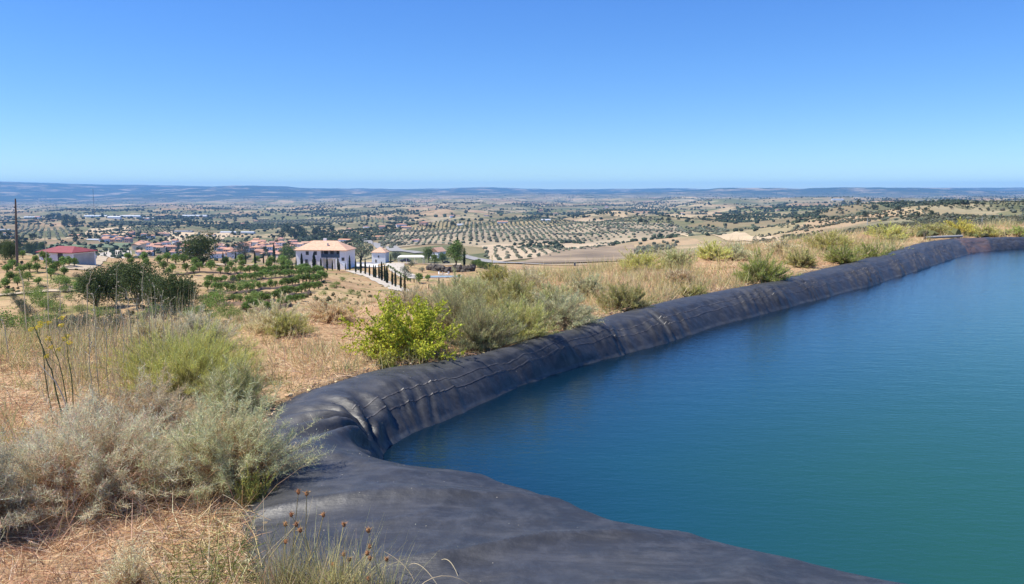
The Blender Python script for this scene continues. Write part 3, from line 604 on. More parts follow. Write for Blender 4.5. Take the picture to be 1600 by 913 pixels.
car((632-800)*k, Yc+2.3, zb+.05, R(8), 'dark grey car parked in the shade under the cream canopy', plain('dark_paint', (.09, .10, .12), .3, .05))
q = G(697, 412, 150); car(q[0], q[1]+1, q[2]+.1, R(15), 'dark car parked in the open between two trees right of the canopy', plain('black_paint', (.04, .035, .035), .3, .05))
# gabled house behind the trees
q = G(683, 408, 150); k = (q[1]+12)/F
gb = empty('gabled_house', ((684-800)*k, q[1]+12, zrow(402, q[1]+12)), 'white house with gable end and pale tiles half hidden between trees', 'house', None, R(62))
wall_box(gb, 9, 15*k, 9*k, WHITE, 6*k, -3); roof(gb, 9, 15*k, 9*k+.05, 6*k+.2, .35, TILE2, 0); bx('window', [(-4.55, -4.4, -.5, .5, 5*k, 8*k)], GLASS, gb)
# barn ------------------------------------------------------------
q = G(92, 409.5, 60); k = q[1]/F
bn = empty('red_roofed_barn', ((91-800)*k, q[1]+3.2, zrow(409, q[1]+2)), 'low white farm building with dark red sheet roof on the left hillside', 'farm building', None, R(-17))
w, d = 66*k, 46*k
bx('wall', [(-w/2, w*.06, -d/2, -d/2+.2, -2, 16*k), (w*.22, w/2, -d/2, -d/2+.2, -2, 16*k), (-w/2, -w/2+.2, -d/2+.2, d/2, -2, 16*k), (-w/2+.2, w/2, d/2-.2, d/2, -2, 16*k), (w/2-.2, w/2, -d/2+.2, d/2-.2, -2, 16*k)], WHITE, bn)
bx('doorway', [(w*.06, w*.22, -d/2+.1, -d/2+.6, -2, 15.5*k)], DARKM, bn)
bx('side_panel', [(w/2+.003, w/2+.06, -d/2+.4, d/2-.4, -2, 13*k)], GREYW, bn)
bx('low_wall', [(-w*.05, w*.25, -d/2-2.5, -d/2-2.3, -2, 5*k)], GREYW, bn)
win(bn, -w*.25, -d/2, 9*k, .8, .7)
rf = roof(bn, w, d, 16*k+.02, 8*k, .45, REDR, d*.45)
# water tank on cradle
q = G(143, 407, 60); k = q[1]/F
tk = empty('storage_tank', (q[0], q[1], q[2]), 'silver horizontal cylinder tank beside the red roofed barn', 'tank', None, R(4))
a = np.arange(20)/20*2*pi; prx = [(-8, .01), (-8, 2.2), (-7.2, 3.0), (7.2, 3.0), (8, 2.2), (8, .01)]; V = np.array([(x*k, r_*k*math.cos(t), 5.2*k+r_*k*math.sin(t)) for x, r_ in prx for t in a]); Fq = np.array([(i*20+j, i*20+(j+1) % 20, (i+1)*20+(j+1) % 20, (i+1)*20+j) for i in range(5) for j in range(20)])
obj('tank', mesh('tank', V, Fq, None, plain('galvanised', (.62, .62, .6), .5, .06, 1, .3), True), tk)
for x in (-5, 5): bx('cradle', [(x*k-.1, x*k+.1, -2*k, 2*k, -.5, 3*k)], DARKM, tk)

# utility poles ---------------------------------------------------
q = G(27, 417, 60); k = q[1]/F
pl = empty('utility_pole', tuple(q), 'tall weathered wooden pole without wires left of the red roofed barn', 'utility pole')
pl.rotation_euler = (0, R(2.8), 0)
v, f, c_ = tube([(0, 0, -1), (0, 0, 50*k), (0, 0, 104*k)], [2.2*k, 1.9*k, 1.2*k], (1, 1, 1), 10); obj('pole', mesh('pole', v, f, None, WOODP, True), pl)
bx('bracket', [(-.12, .12, -2.9*k, -1.4*k, 92*k, 94*k)], DARKM, pl); bx('insulator', [(-.06, .06, -.08, .08, 104*k, 104*k+.25)], DARKM, pl)
q = G(150, 372, 600); k = q[1]/F
ms = empty('radio_mast', tuple(q), 'thin lattice radio mast rising from the valley against blue hills', 'mast')
H = 76*k; V = []; Fq = []
prt = []
for i in range(3):
    a = i*2.1; prt.append(tube([(1.1*math.cos(a), 1.1*math.sin(a), -3), (.35*math.cos(a), .35*math.sin(a), H)], [.12, .07], (1, 1, 1), 4))
v, f, c_ = join(prt); obj('mast_leg', mesh('mast_leg', v, f, None, DARKM), ms)
prt = [tube([(1.0*math.cos(i*2.1)*(1-i*.012), 1.0*math.sin(i*2.1)*(1-i*.012), i*H/40), (1.0*math.cos((i+1)*2.1)*(1-i*.012), 1.0*math.sin((i+1)*2.1)*(1-i*.012), (i+1)*H/40)], [.05, .05], (1, 1, 1), 4) for i in range(40)]
v, f, c_ = join(prt); obj('bracing', mesh('bracing', v, f, None, DARKM), ms)
for px, py, hh, ym, lab in ((258, 350, 14, 700, 'thin pole on the valley floor above the village'), (684, 402, 15, 350, 'slim pole rising behind the gabled white house'), (583, 391, 22, 350, 'dark pole beside the road above the small white house'), (1355, 352, 12, 250, 'pale post standing in the scrub beyond the far bank'), (1534, 352, 13, 250, 'pale post in the dark scrub on the right hillside')):
    q = G(px, py, ym); k = q[1]/F; e = empty('slim_pole', tuple(q), lab, 'pole'); v, f, c_ = tube([(0, 0, -1), (0, 0, hh*k)], [.55*k, .4*k], (1, 1, 1), 6); obj('pole', mesh('pole', v, f, None, WOODP if ym > 300 else GREYW), e); bx('cap', [(-.8*k, .8*k, -.1, .1, hh*k*.93, hh*k*.97)], DARKM, e)
q = G(898, 416, 300); k = q[1]/F; e = empty('blue_container', tuple(q), 'small dark blue container standing by the far field road', 'container')
bx('shell', [(-1.4*k, 1.4*k, -1.2*k, 1.2*k, 0, 5.2*k)], plain('dark_blue', (.04, .07, .17), .5, .1), e); bx('lid', [(-1.55*k, 1.55*k, -1.35*k, 1.35*k, 5.2*k, 5.9*k)], DARKM, e)
# rock bank and terrace pool --------------------------------------
q1_, q2_ = G(668, 422, 150), G(738, 424, 150); prt = []
for i in range(150):
    t = random.random(); x = q1_[0]*(1-t)+q2_[0]*t; y = q1_[1]*(1-t)+q2_[1]*t+random.uniform(-1, 1); s_ = random.uniform(.4, .95); P = IV*s_*(1+.25*rng.normal(size=(12, 1)))+np.array([x, y, float(TZ(x, y, False))+random.uniform(0, 1.5)]); prt.append((P, IF, np.ones((12, 3))))
v, f, c_ = join(prt); tag(obj('rock_bank', mesh('rock_bank', v, f, None, ROCK)), 'dark piled rock retaining bank below the terrace trees', 'rock bank', None, 'stuff')
q = G(694, 434, 150); e = empty('swimming_pool', tuple(q), 'small pale blue pool with white coping below the rock bank', 'pool', None, R(4))
bx('coping', [(-5, 5, -2, -1.6, -.6, .42), (-5, 5, 1.6, 2, -.6, .42), (-5, -4.6, -1.6, 1.6, -.6, .42), (4.6, 5, -1.6, 1.6, -.6, .42)], pave, e); bx('pool_water', [(-4.6, 4.6, -1.6, 1.6, -.6, .3)], plain('pool_water', (.25, .40, .5), .1, .05), e)
for i, (x_, y_) in enumerate(((688, 431), (694, 431), (699, 430.5))):
    q = G(x_, y_, 150); e = empty('sun_chair', tuple(q), ordinal(i)+' white garden chair from the left by the terrace pool', 'chair', 'white chairs by the terrace pool', random.uniform(0, 6))
    bx('seat', [(-.35, .35, -.5, .5, .4, .48)], WHITE, e); bx('backrest', [(-.35, .35, .45, .52, .48, 1.2)], WHITE, e)
    for a_, b_ in ((-.32, -.46), (.28, -.46), (-.32, .42), (.28, .42)): bx('leg', [(a_, a_+.05, b_, b_+.05, -.3, .4)], WHITE, e)

# village ---------------------------------------------------------
def house_meshes():
    L = []
    for w_, d_, h_, hip, two in ((9, 8, 5.6, None, 0), (11, 8, 3.4, 0, 0), (8, 7, 6.2, 0, 0), (13, 8, 5.8, None, 0), (16, 9, 4.2, 0, 0), (7, 7, 3.2, None, 0)):
        L.append((w_, d_, h_, hip))
    return L
HK = house_meshes(); roofs = [TILE, plain('orange_tiles', (.52, .28, .17), .85, .18, 2), plain('rose_tiles', (.46, .24, .19), .85, .18, 2), TILE2]; walls = [WHITE, WHITE, CREAM, GREYW, PINKW]
HM = {}
def hmesh(kd, r, wl):
    if (kd, r, wl) not in HM:
        w_, d_, h_, hip = HK[kd]; v, f = roof_mesh(w_, d_, h_, 1.7, .5, hip); rm = mesh('roof', v, f, None, roofs[r])
        v, f = boxes([(-w_/2, w_/2, -d_/2, d_/2, -4, h_)]); fl = [f]
        if hip == 0: v = np.vstack([v, [(-w_/2, -d_/2, h_), (-w_/2, d_/2, h_), (-w_/2, 0, h_+1.5), (w_/2, -d_/2, h_), (w_/2, d_/2, h_), (w_/2, 0, h_+1.5)]]); fl.append(np.array([(8, 10, 9), (11, 12, 13)]))
        wm = mesh('wall', v, fl, None, walls[wl])
        bl = [(x-.55, x+.55, -d_/2-.06, -d_/2-.01, z-.6, z+.6) for x in np.linspace(-w_*.3, w_*.3, 3) for z in ([1.4, 4.3] if h_ > 5 else [1.6])]
        win_ = [mesh('window', *boxes([b_]), None, GLASS) for b_ in bl]; HM[(kd, r, wl)] = (wm, rm, win_)
    return HM[(kd, r, wl)]
RN = ['terracotta', 'orange', 'rose tiled', 'pale tiled']; WN = ['white', 'white', 'cream', 'grey', 'pink']
regions = [  # name, px range, row range, count, ymin
 ('upper left end of village', (158, 202), (371, 380), 14, 600), ('village left of big oak', (205, 295), (382, 402), 33, 600), ('strip above the green field', (205, 262), (366, 373), 9, 600),
 ('village right of big oak', (340, 376), (386, 405), 17, 600), ('village left of the villa', (384, 462), (379, 403), 42, 600), ('houses just beyond villa roof', (468, 520), (381, 388), 5, 600)]
hn = 0
for rn, (x0, x1), (r0, r1), cnt, ym in regions:
    pts = []
    tries = 0
    while len(pts) < cnt and tries < 4000:
        tries += 1; px, py = random.uniform(x0, x1), random.uniform(r0, r1); q = G(px, py, ym, 2500)
        if all(math.hypot(q[0]-o[0], q[1]-o[1]) > 9 for _, o in pts): pts.append((px, q))
    pts.sort(key=lambda t: t[0])
    for i, (px, q) in enumerate(pts):
        kd = random.choices(range(6), [4, 3, 3, 2, 1, 2])[0]; r = random.choices(range(4), [4, 5, 4, 1])[0]; wl = random.choices(range(5), [4, 3, 2, 2, 1])[0]
        e = empty('village_house', (q[0], q[1], q[2]+.3), f'{WN[wl]} house, {RN[r]} roof, {ordinal(i)} from left, {rn}', 'house', 'houses of the village in the valley', random.choice([.15, .25, -.2, .1, 1.6])+random.uniform(-.2, .2))
        s_ = random.uniform(.7, .95); e.scale = (s_, s_, s_*random.uniform(.85, 1.15)); wm, rm, wi = hmesh(kd, r, wl); obj('wall', wm, e); obj('roof', rm, e)
        for w_ in wi[:4]: obj('window', w_, e)
# sheds, greenhouses, far farms ------------------------------------
sheds = [((136, 166), 376, 3.2, SHEETW, 'long white greenhouse shed left of the village'), ((131, 168), 339, 3.5, SHEETW, 'long pale industrial hall at the far left, western part'), ((168, 188), 341.5, 5, SHEETW, 'white industrial hall in the middle of the far left group'), ((188, 219), 339.5, 4, SHEETW, 'long white hall at the eastern end of the far left group'),
         ((222, 240), 343, 4, SHEETW, 'pale low hall just right of the far left industrial group'), ((285, 323), 339, 4, SHEETW, 'grey farm shed on the distant slope above the village'), ((344, 397), 364.5, 3.4, SHEETW, 'long pale greenhouse roof above the village centre'), ((272, 300), 363, 3, GREYM, 'small grey shed left of the long greenhouse roof'),
         ((0, 14), 361, 4, GREYM, 'bluish roofed shed at the left edge of the photo'), ((38, 62), 340.5, 3, SHEETW, 'pale long shed near the far left trees'), ((505, 517), 370, 4, SHEETW, 'small pale shed roof among trees beyond the villa'), ((714, 724), 352.5, 3.5, SHEETW, 'small bright white shed above the olive groves'), ((846, 860), 345.5, 4, SHEETW, 'pale farm shed at the upper edge of the olive groves'), ((1300, 1318), 313, 2.5, SHEETW, 'far white hall near the horizon at right')]
for (x0, x1), py, hpx, mt, lab in sheds:
    q = G((x0+x1)/2, py, 500); k = q[1]/F; w_ = (x1-x0)*k; e = empty('farm_shed', (q[0], q[1]+4, q[2]), lab, 'shed', None, random.uniform(-.06, .06)); hpx *= .7; hh = hpx*k*.6
    wall_box(e, w_, 12, hh, GREYW if mt is GREYM else WHITE, hpx*k*.4, -3); roof(e, w_, 12, hh+.05, hpx*k*.45, .4, mt, 0)
farms = [(12, 368, 9), (14, 372, 8), (627, 355, 16), (662, 352, 12), (597, 358, 9), (572, 357, 8), (545, 360, 8), (650, 378, 11), (635, 357, 8), (785, 349, 9), (330, 369, 13), (117, 370, 6), (122, 369, 5), (540, 378, 9), (594, 372, 8), (845, 330, 6), (930, 327, 5), (948, 325, 5), (706, 340, 6), (868, 336, 7), (760, 338, 7), (1065, 335, 6), (1120, 333, 6), (380, 352, 6), (60, 343, 8), (93, 344, 6), (1215, 330, 6), (700, 346, 8), (400, 347, 6), (230, 345, 7)]
farms.sort()
for i, (px, py, wpx) in enumerate(farms):
    q = G(px, py, 450); k = q[1]/F; kd = i % 6; sc_ = max(1., min(3.5, wpx*k/HK[kd][0])); r = i % 3; wl = (i*3) % 5; wm, rm, wi = hmesh(kd, r, wl)
    e = empty('farmhouse', tuple(q), f'{WN[wl]} farmhouse with {RN[r]} roof, {ordinal(i)} of the valley farms from left', 'farmhouse', 'scattered farmhouses in the valley', random.uniform(-.4, .4)); e.scale = (sc_, sc_*.8, sc_*.6); obj('wall', wm, e); obj('roof', rm, e)
# ================================================================ cypresses
def cypress_mesh(h, r, seed):
    global rng; keep = rng; rng = np.random.default_rng(seed)
    n = 520; t = rng.uniform(0, 1, n)**.9; prf = r*(np.sin(pi*np.clip(t*.86+.14, 0, 1))**.65)*(1-.35*t); a = rng.uniform(0, 2*pi, n); rr_ = prf*(.75+.35*rng.random(n)); P = np.stack([np.cos(a)*rr_, np.sin(a)*rr_, h*(.05+.95*t)], 1)
    L = leaves(P, r*.75*rng.uniform(.7, 1.3, n), jcol((.034, .052, .022), n, .2), 2.0, .5)
    tz = np.linspace(0, .97, 9); pr = r*.7*(np.sin(pi*np.clip(tz*.86+.14, 0, 1))**.65)*(1-.35*tz); core = tube([(0, 0, h*(.05+.92*z)) for z in tz], pr, (.022, .032, .015), 7)
    v, f, c_ = join([L, core]); rng = keep
    tv, tf, tc_ = tube([(0, 0, -.5), (0, 0, h*.12)], [r*.22, r*.18], BARK, 5)
    return mesh('trunk', tv, tf, tc_, DRY), mesh('crown', v, f, c_, VEG)
CY = [cypress_mesh(1.0, .085, 3), cypress_mesh(1.0, .075, 4), cypress_mesh(1.0, .10, 5), cypress_mesh(1.0, .08, 6)]
def cyp(px, py, hpx, label, group=None, ymin=130, wide=1.0):
    q = G(px, py, ymin); k = q[1]/F; H = hpx*k; e = empty('cypress_tree', tuple(q), label, 'cypress', group, random.uniform(0, 6)); wx = max(H, 10*k)*wide; e.scale = (wx, wx, H); m_ = random.choice(CY); obj('trunk', m_[0], e); obj('crown', m_[1], e)
row1 = [(457, 417.5, 9), (463, 418, 15), (471.7, 418, 22), (491, 421, 26), (501.5, 420.5, 17), (511.4, 423, 22), (519.6, 423, 16), (528.3, 423.5, 22), (530.5, 424, 15), (540, 423, 12), (546.6, 423.5, 24), (556, 426.5, 22), (564, 428, 28), (571, 429, 25), (577.5, 431.5, 18), (584, 434, 20), (586.8, 434.5, 20), (592.4, 436.5, 23), (596.7, 439, 30), (601.4, 440.5, 27), (604.8, 443, 27), (613, 446.5, 24), (618, 449, 27), (626.4, 451.5, 24), (632.6, 457, 26)]
for i, (x, y, h) in enumerate(row1): cyp(x, y, h, f'slim dark cypress, {ordinal(i)} from left in the row from villa down the driveway', 'cypresses lining the driveway below the villa', 130, 1.25 if x == 491 else 1.0)
row2 = [(637, 440, 6), (641.5, 441, 6), (647, 442, 8), (670, 456, 12), (678.7, 453, 9), (686, 453, 20), (691.6, 451, 11), (701, 451.5, 9), (707, 451, 7)]
for i, (x, y, h) in enumerate(row2): cyp(x, y, h, f'short young cypress, {ordinal(i)} from left below the rock bank', 'young cypresses below the rock bank', 130)
row3 = [(203, 397.5, 8), (222, 400, 9), (241.6, 401, 14), (261, 403, 16), (290, 405, 14), (303, 407, 14), (349, 413, 19), (368.6, 412.5, 17), (384, 413.5, 18), (398.6, 413.8, 21), (412, 412.7, 13), (419, 412.7, 12), (428.7, 412, 31)]
for i, (x, y, h) in enumerate(row3): cyp(x, y, h, f'dark cypress, {ordinal(i)} from left along the crest in front of the village', 'cypresses on the crest in front of the village', 110)
row4 = [(163, 398, 5), (166.6, 398, 4.5), (175.7, 398.2, 5), (182, 398.2, 5.5), (185.3, 398.2, 5.5)]
for i, (x, y, h) in enumerate(row4): cyp(x, y, h, f'tiny young cypress, {ordinal(i)} from left beside the pale gravel yard', 'tiny cypresses beside the gravel yard', 110)
cyp(725.4, 416, 27, 'tall cypress right of the big terrace tree'); cyp(715, 406, 36, 'dark cypress whose tip shows above the big terrace tree'); cyp(610.5, 412, 15, 'dark cypress just right of the small white house')

# ================================================================ broadleaf trees
OAK = [tree_kind('oak', 1.0, 1.2, 9500, .034, (.060, .088, .028), .05, .03, 24, seed=k) for k in range(3)]
BRT = [tree_kind('bright', 1.0, .85, 3400, .045, (.10, .15, .035), .14, .03, 16, seed=10+k) for k in range(2)]
ORC = [tree_kind('orchard', 1.0, 1.05, 1000, .09, (.14, .215, .05), .07, .03, 10, seed=20+k) for k in range(4)]
OLV = [tree_kind('olive', 1.0, 1.25, 900, .075, (.13, .15, .095), .1, .04, 11, seed=30+k) for k in range(3)]
SHB = [tree_kind('shrub', 1.0, 1.7, 1100, .075, (.15, .22, .05), .03, .02, 12, seed=40+k) for k in range(3)]
DSH = [tree_kind('darkshrub', 1.0, 1.5, 2600, .05, (.075, .09, .062), .03, .02, 14, seed=50+k) for k in range(2)]
def tr(kd, px, py, hpx, name, label, cat, group=None, ymin=60, wide=1.0, ymax=19000):
    q = G(px, py, ymin, ymax); k = q[1]/F; e = put_tree(kd, q[0], q[1], q[2], hpx*k, name, label, cat, group)
    if wide != 1: e.scale[0] *= wide; e.scale[1] *= wide
    return e
oaks = [(152, 482, 62, 'leftmost evergreen oak of the dark clump below the barn'), (182, 478, 66, 'evergreen oak second from left in the dark clump'), (215, 482, 72, 'tallest central oak of the dark clump'), (240, 488, 58, 'evergreen oak right of centre in the dark clump'), (270, 492, 66, 'dark oak at the right end of the clump'), (290, 488, 52, 'small dark oak at the right edge of the clump, lit on its left'), (197, 468, 56, 'oak behind the middle of the dark clump')]
for i, (x, y, h, l) in enumerate(oaks): tr(OAK[i % 3], x, y, h, 'oak_tree', l, 'oak', 'evergreen oaks in the dark clump')
greyb = [(188, 520, 34, 'round grey-green bush below the oak clump'), (125, 530, 38, 'grey-green bush behind the yellow flowered stalks'), (160, 524, 26, 'low grey-green bush between two larger grey bushes'), (100, 532, 34, 'small dark bush left of the grey-green bushes'), (255, 505, 30, 'dark low bush under the right oaks'), (228, 512, 24, 'small dark bush under the central oak'), (122, 440, 14, 'small grey bush on the slope below the barn'), (22, 470, 12, 'low grey bush beside the dirt track'), (36, 488, 18, 'low brown-grey bush below the dirt track')]
for i, (x, y, h, l) in enumerate(greyb): tr(DSH[i % 2], x, y, h, 'grey_bush', l, 'bush', 'grey-green bushes below the oaks', 45)
grn = [(10, 520, 36), (38, 526, 34), (5, 545, 30), (60, 522, 30), (80, 512, 26), (12, 463, 12), (90, 490, 20), (125, 490, 16), (150, 498, 18), (178, 455, 20), (60, 460, 14), (300, 500, 20), (322, 492, 24), (338, 480, 26), (330, 502, 16), (355, 492, 20), (345, 468, 18), (375, 505, 14), (395, 498, 16), (205, 458, 18), (70, 480, 12), (108, 470, 12), (318, 478, 20), (360, 500, 16), (310, 512, 16)]
grn.sort()
for i, (x, y, h) in enumerate(grn): tr(SHB[i % 3], x, y, h, 'green_shrub', f'bright green shrub on the left slope, {ordinal(i)} from the left edge', 'shrub', 'green shrubs on the left slope', 45)
extra = []
for _ in range(70):
    x = random.uniform(0, 400); y = random.uniform(440, 512)
    if y > 505-x*.03 or (140 < x < 300 and y < 492): continue
    extra.append((x, y, random.uniform(9, 22)))
extra.sort()
for i, (x, y, h) in enumerate(extra): tr(SHB[i % 3] if i % 4 else DSH[0], x, y, h, 'green_shrub', f'wild shrub, {ordinal(i)} from left among those scattered over the dry left slope', 'shrub', 'wild shrubs on the dry left slope', 45, 1.1)
big = [(OAK[1], 317, 415, 50, 1.25, 'oak_tree', 'very large dark oak standing in front of the village'), (DSH[0], 381, 406, 31, .7, 'poplar_tree', 'tall grey-green tree in the middle of the village'), (BRT[0], 451, 414, 34, 1.05, 'lime_tree', 'bright green round tree at the left corner of the villa'), (OLV[0], 553, 405, 31, .9, 'lime_tree', 'left of two dark round trees between villa and small house'), (OLV[1], 565, 407, 33, .9, 'lime_tree', 'right of two round trees between villa and small house'),
       (BRT[1], 670, 411.5, 26, 1.0, 'lime_tree', 'dark green tree right beside the cream canopy'), (ORC[0], 679, 412.5, 17, 1.0, 'lime_tree', 'small green tree in front of the gabled house'), (BRT[0], 692, 412.5, 19, 1.0, 'lime_tree', 'small round tree right of the gabled house'), (BRT[1], 713, 417, 42, 1.0, 'lime_tree', 'tallest light green tree on the terrace'), (OLV[2], 633, 433, 18, 1.0, 'olive_tree', 'grey olive tree beside the curved driveway'), (OLV[0], 642, 418, 11, 1.0, 'olive_tree', 'small olive on the bank above the curved driveway'), (OLV[1], 660, 426, 10, 1.0, 'olive_tree', 'small olive at the left end of the rock bank'),
       (ORC[1], 655, 443, 17, 1.2, 'orchard_tree', 'broad green tree below the rock bank at left'), (ORC[2], 669, 441, 12, 1.0, 'orchard_tree', 'small green tree below the pool'), (ORC[3], 711, 449, 13, 1.0, 'orchard_tree', 'small tree below the terrace at right'), (ORC[0], 729, 447, 14, 1.0, 'orchard_tree', 'small tree behind the grass at the edge of the terrace'), (ORC[1], 718, 436, 8, 1.0, 'orchard_tree', 'little green tree right of the pool'), (DSH[1], 617, 408, 14, .8, 'olive_tree', 'olive behind the small white house'), (DSH[0], 622, 406, 13, .9, 'olive_tree', 'dark tree left of the cream canopy'),
       (OAK[0], 8, 406, 30, 1.0, 'oak_tree', 'dark oak at the left edge beside the pole'), (OAK[2], 18, 411, 34, .9, 'oak_tree', 'dark oak directly behind the tall pole'), (OAK[1], 45, 396, 18, 1.0, 'oak_tree', 'small dark oak just left of the barn roof'), (OAK[0], 67, 392, 13, 1.2, 'oak_tree', 'low dark tree behind the left end of the barn'), (ORC[2], 36, 405, 14, 1.0, 'orchard_tree', 'light green tree between the pole and the barn')]
for kd, x, y, h, wd, nm, l in big: tr(kd, x, y, h, nm, l, 'tree', None, 60 if x < 100 else 110, wd)
for i, (x, y, h) in enumerate([(742, 418, 12), (750, 419, 12), (757, 421, 13), (765, 424, 14), (774, 427, 14), (783, 430, 14), (747, 414, 10)]): tr(BRT[i % 2], x, y, h, 'hedge_shrub', f'dark green hedge shrub, {ordinal(i)} in the line right of the terrace', 'shrub', 'hedge shrubs right of the terrace', 110, 1.7)
for i, (x, y, h) in enumerate([(868, 434, 9), (880, 433, 10), (892, 434, 9), (845, 432, 7), (902, 431, 6)]): tr(DSH[i % 2], x, y, h, 'grey_bush', f'grey bush on the edge of the slope, {ordinal(i)} of five above the dry grass', 'bush', 'grey bushes at the edge of the slope', 28, 1.3)
for i in range(11): tr(ORC[i % 4], 607+i*3.3, 418+i*2.25, 5, 'hedge_plant', f'low yellow-green hedge plant, {ordinal(i)} from the top along the curved driveway', 'hedge plant', 'hedge plants along the curved driveway', 130, 1.1)
# orchard rows on the left hillside
rows = [('top terrace row under the village', [(200, 411), (225, 411), (250, 413), (262, 411), (275, 413), (288, 415), (305, 417), (318, 414), (330, 418), (352, 416), (375, 413), (400, 413), (425, 416), (440, 417)], 13),
 ('second terrace row from the top', [(205, 416), (228, 418), (256, 422), (270, 425), (290, 424), (312, 424), (330, 422), (362, 420), (380, 421), (400, 424), (420, 422), (444, 421), (452, 422)], 12),
 ('third terrace row from the top', [(262, 431), (345, 430), (367, 428), (383, 427), (398, 426), (412, 429), (430, 428), (447, 427), (463, 424), (474, 425), (482, 424)], 11),
 ('fourth terrace row from the top', [(324, 441), (338, 444), (352, 442), (376, 441), (393, 438), (407, 436), (424, 434), (438, 432), (452, 433), (466, 431), (478, 430), (490, 430), (502, 428)], 11),
 ('fifth terrace row from the top', [(325, 453), (345, 456), (365, 459), (387, 456), (404, 453), (422, 451), (440, 448), (452, 446), (462, 446), (473, 444), (484, 443), (496, 442), (508, 438)], 12),
 ('sixth terrace row from the top', [(300, 462), (365, 472), (388, 476), (408, 472), (428, 470), (440, 462), (455, 461), (472, 459), (484, 455), (498, 452)], 12),
 ('lowest terrace row', [(385, 488), (400, 484), (415, 487), (437, 482), (453, 476), (472, 471)], 14)]
earth = plain('terrace_earth', (.13, .085, .055), .95, .35, .8)
for rn, L_, hp in rows[2:]:
    lane('terrace_bank', [(x, y+1.5+random.uniform(-.6, .6)) for x, y in L_[::2]], [.6, 1.0, .5, .9, .4, .8], earth, .02, 60, .3)
for rn, L_, hp in rows:
    if rn[:3] not in ('top', 'sec'): L_ = sorted(L_+[((p[0]+q[0])/2, (p[1]+q[1])/2) for p, q in zip(L_[:-1], L_[1:])])
    for i, (x, y) in enumerate(L_): tr(random.choice(ORC), x, y, hp*random.uniform(.95, 1.5), 'orchard_tree', f'small green orchard tree, {ordinal(i)} from left in the {rn}', 'orchard tree', 'orchard trees on the terraces', 60, 1.12)
loose = [(12, 431), (15, 442), (35, 432), (47, 425), (59, 426), (76, 416), (83, 428), (89, 422), (100, 418), (108, 416), (116, 416), (45, 440), (70, 411), (55, 413), (20, 422), (80, 436), (100, 434), (28, 448), (8, 452), (60, 448), (122, 456), (135, 462), (104, 448), (140, 440)]
loose.sort()
for i, (x, y) in enumerate(loose): tr(random.choice(ORC), x, y, random.uniform(14, 20), 'orchard_tree', f'green orchard tree on the slope below the barn, {ordinal(i)} from the left edge', 'orchard tree', 'orchard trees below the barn', 50, 1.1)
misc = [(535, 440), (520, 451), (548, 460), (560, 462), (526, 447), (505, 462), (590, 468), (470, 468), (540, 472)]
for i, (x, y) in enumerate(misc): tr(SHB[i % 3], x, y, 8, 'green_shrub', f'small weedy shrub in the dry field below the cypresses, number {ordinal(i)}'.replace('number ', ''), 'shrub', 'weedy shrubs in the dry field', 60, 1.1)
# trees of the valley, each its own
vt = []
for (x0, x1), (y0, y1), n, h in [((440, 520), (362, 374), 26, 11), ((468, 545), (374, 380), 10, 7), ((100, 132), (342, 357), 20, 9), ((68, 100), (340, 346), 9, 9), ((0, 60), (368, 392), 12, 11), ((272, 305), (344, 354), 8, 7), ((600, 760), (352, 358), 16, 5), ((960, 1100), (343, 348), 16, 5), ((60, 140), (360, 380), 8, 7), ((180, 300), (356, 378), 12, 5), ((1290, 1560), (320, 348), 26, 7), ((775, 930), (345, 350), 9, 4), ((520, 680), (345, 372), 9, 5), ((205, 300), (384, 398), 8, 7), ((340, 460), (380, 404), 44, 8), ((150, 300), (370, 402), 40, 7)]:
    for _ in range(n): vt.append((random.uniform(x0, x1), random.uniform(y0, y1), h*random.uniform(.7, 1.25)))
vt.sort()
VK = [tree_kind('valley', 1.0, 1.15, 260, .15, (.045, .062, .03), .1, .04, 8, seed=60+k) for k in range(3)]
for i, (x, y, h) in enumerate(vt): 
    side = 'left' if x < 533 else ('middle' if x < 1066 else 'right'); tr(random.choice(VK), x, y, h, 'valley_tree', f'dark valley tree, {ordinal(i if i < 90 else i-90 if i < 180 else i-180)} from left in the {"left" if i < 90 else ("middle" if i < 180 else "right")} third of them', 'tree', 'dark trees scattered over the valley', 350 if x > 1250 else 600, 1.2)

# ================================================================ olive groves and far scrub
def blobs(P, s, col, jit=.25):
    n = len(P); s = np.asarray(s)[:, None, None]; V = P[:, None]+IV[None]*s*np.array([1, 1, .8])*(1+jit*rng.normal(size=(n, 12, 1))); V[..., 2] += (s*.55)[..., 0]
    Fq = (IF[None]+np.arange(n)[:, None, None]*12).reshape(-1, 3); return V.reshape(-1, 3), Fq, np.repeat(jcol(col, n, .2), 12, 0)
def inpoly(x, y, poly):
    ins = np.zeros(len(x), bool); n = len(poly)
    for i in range(n):
        (ax_, ay), (bx_, by) = poly[i], poly[(i+1) % n]; c_ = ((ay > y) != (by > y)); xi = (bx_-ax_)*(y-ay)/((by-ay) if by != ay else 1e-9)+ax_; ins ^= c_ & (x < xi)
    return ins
olive = []
def grove(poly_px, dx, dy, ang, s, ymin=400, keep=.95):
    P = np.array([G(*q, ymin)[:2] for q in poly_px]); ca, sa = math.cos(ang), math.sin(ang); Q = np.stack([P[:, 0]*ca+P[:, 1]*sa, -P[:, 0]*sa+P[:, 1]*ca], 1)
    gx_, gy_ = np.meshgrid(np.arange(Q[:, 0].min(), Q[:, 0].max(), dx), np.arange(Q[:, 1].min(), Q[:, 1].max(), dy)); gx_ = gx_.ravel(); gy_ = gy_.ravel(); x = gx_*ca-gy_*sa; y = gx_*sa+gy_*ca
    m_ = inpoly(x, y, [tuple(p_) for p_ in P]) & (rng.random(len(x)) < keep); x, y = x[m_], y[m_]; n = len(x); x = x+rng.normal(size=n)*dx*.05; y = y+rng.normal(size=n)*dx*.05
    olive.append(np.stack([x, y, TZ(x, y, False), np.full(n, s)*rng.uniform(.75, 1.2, n)], 1))
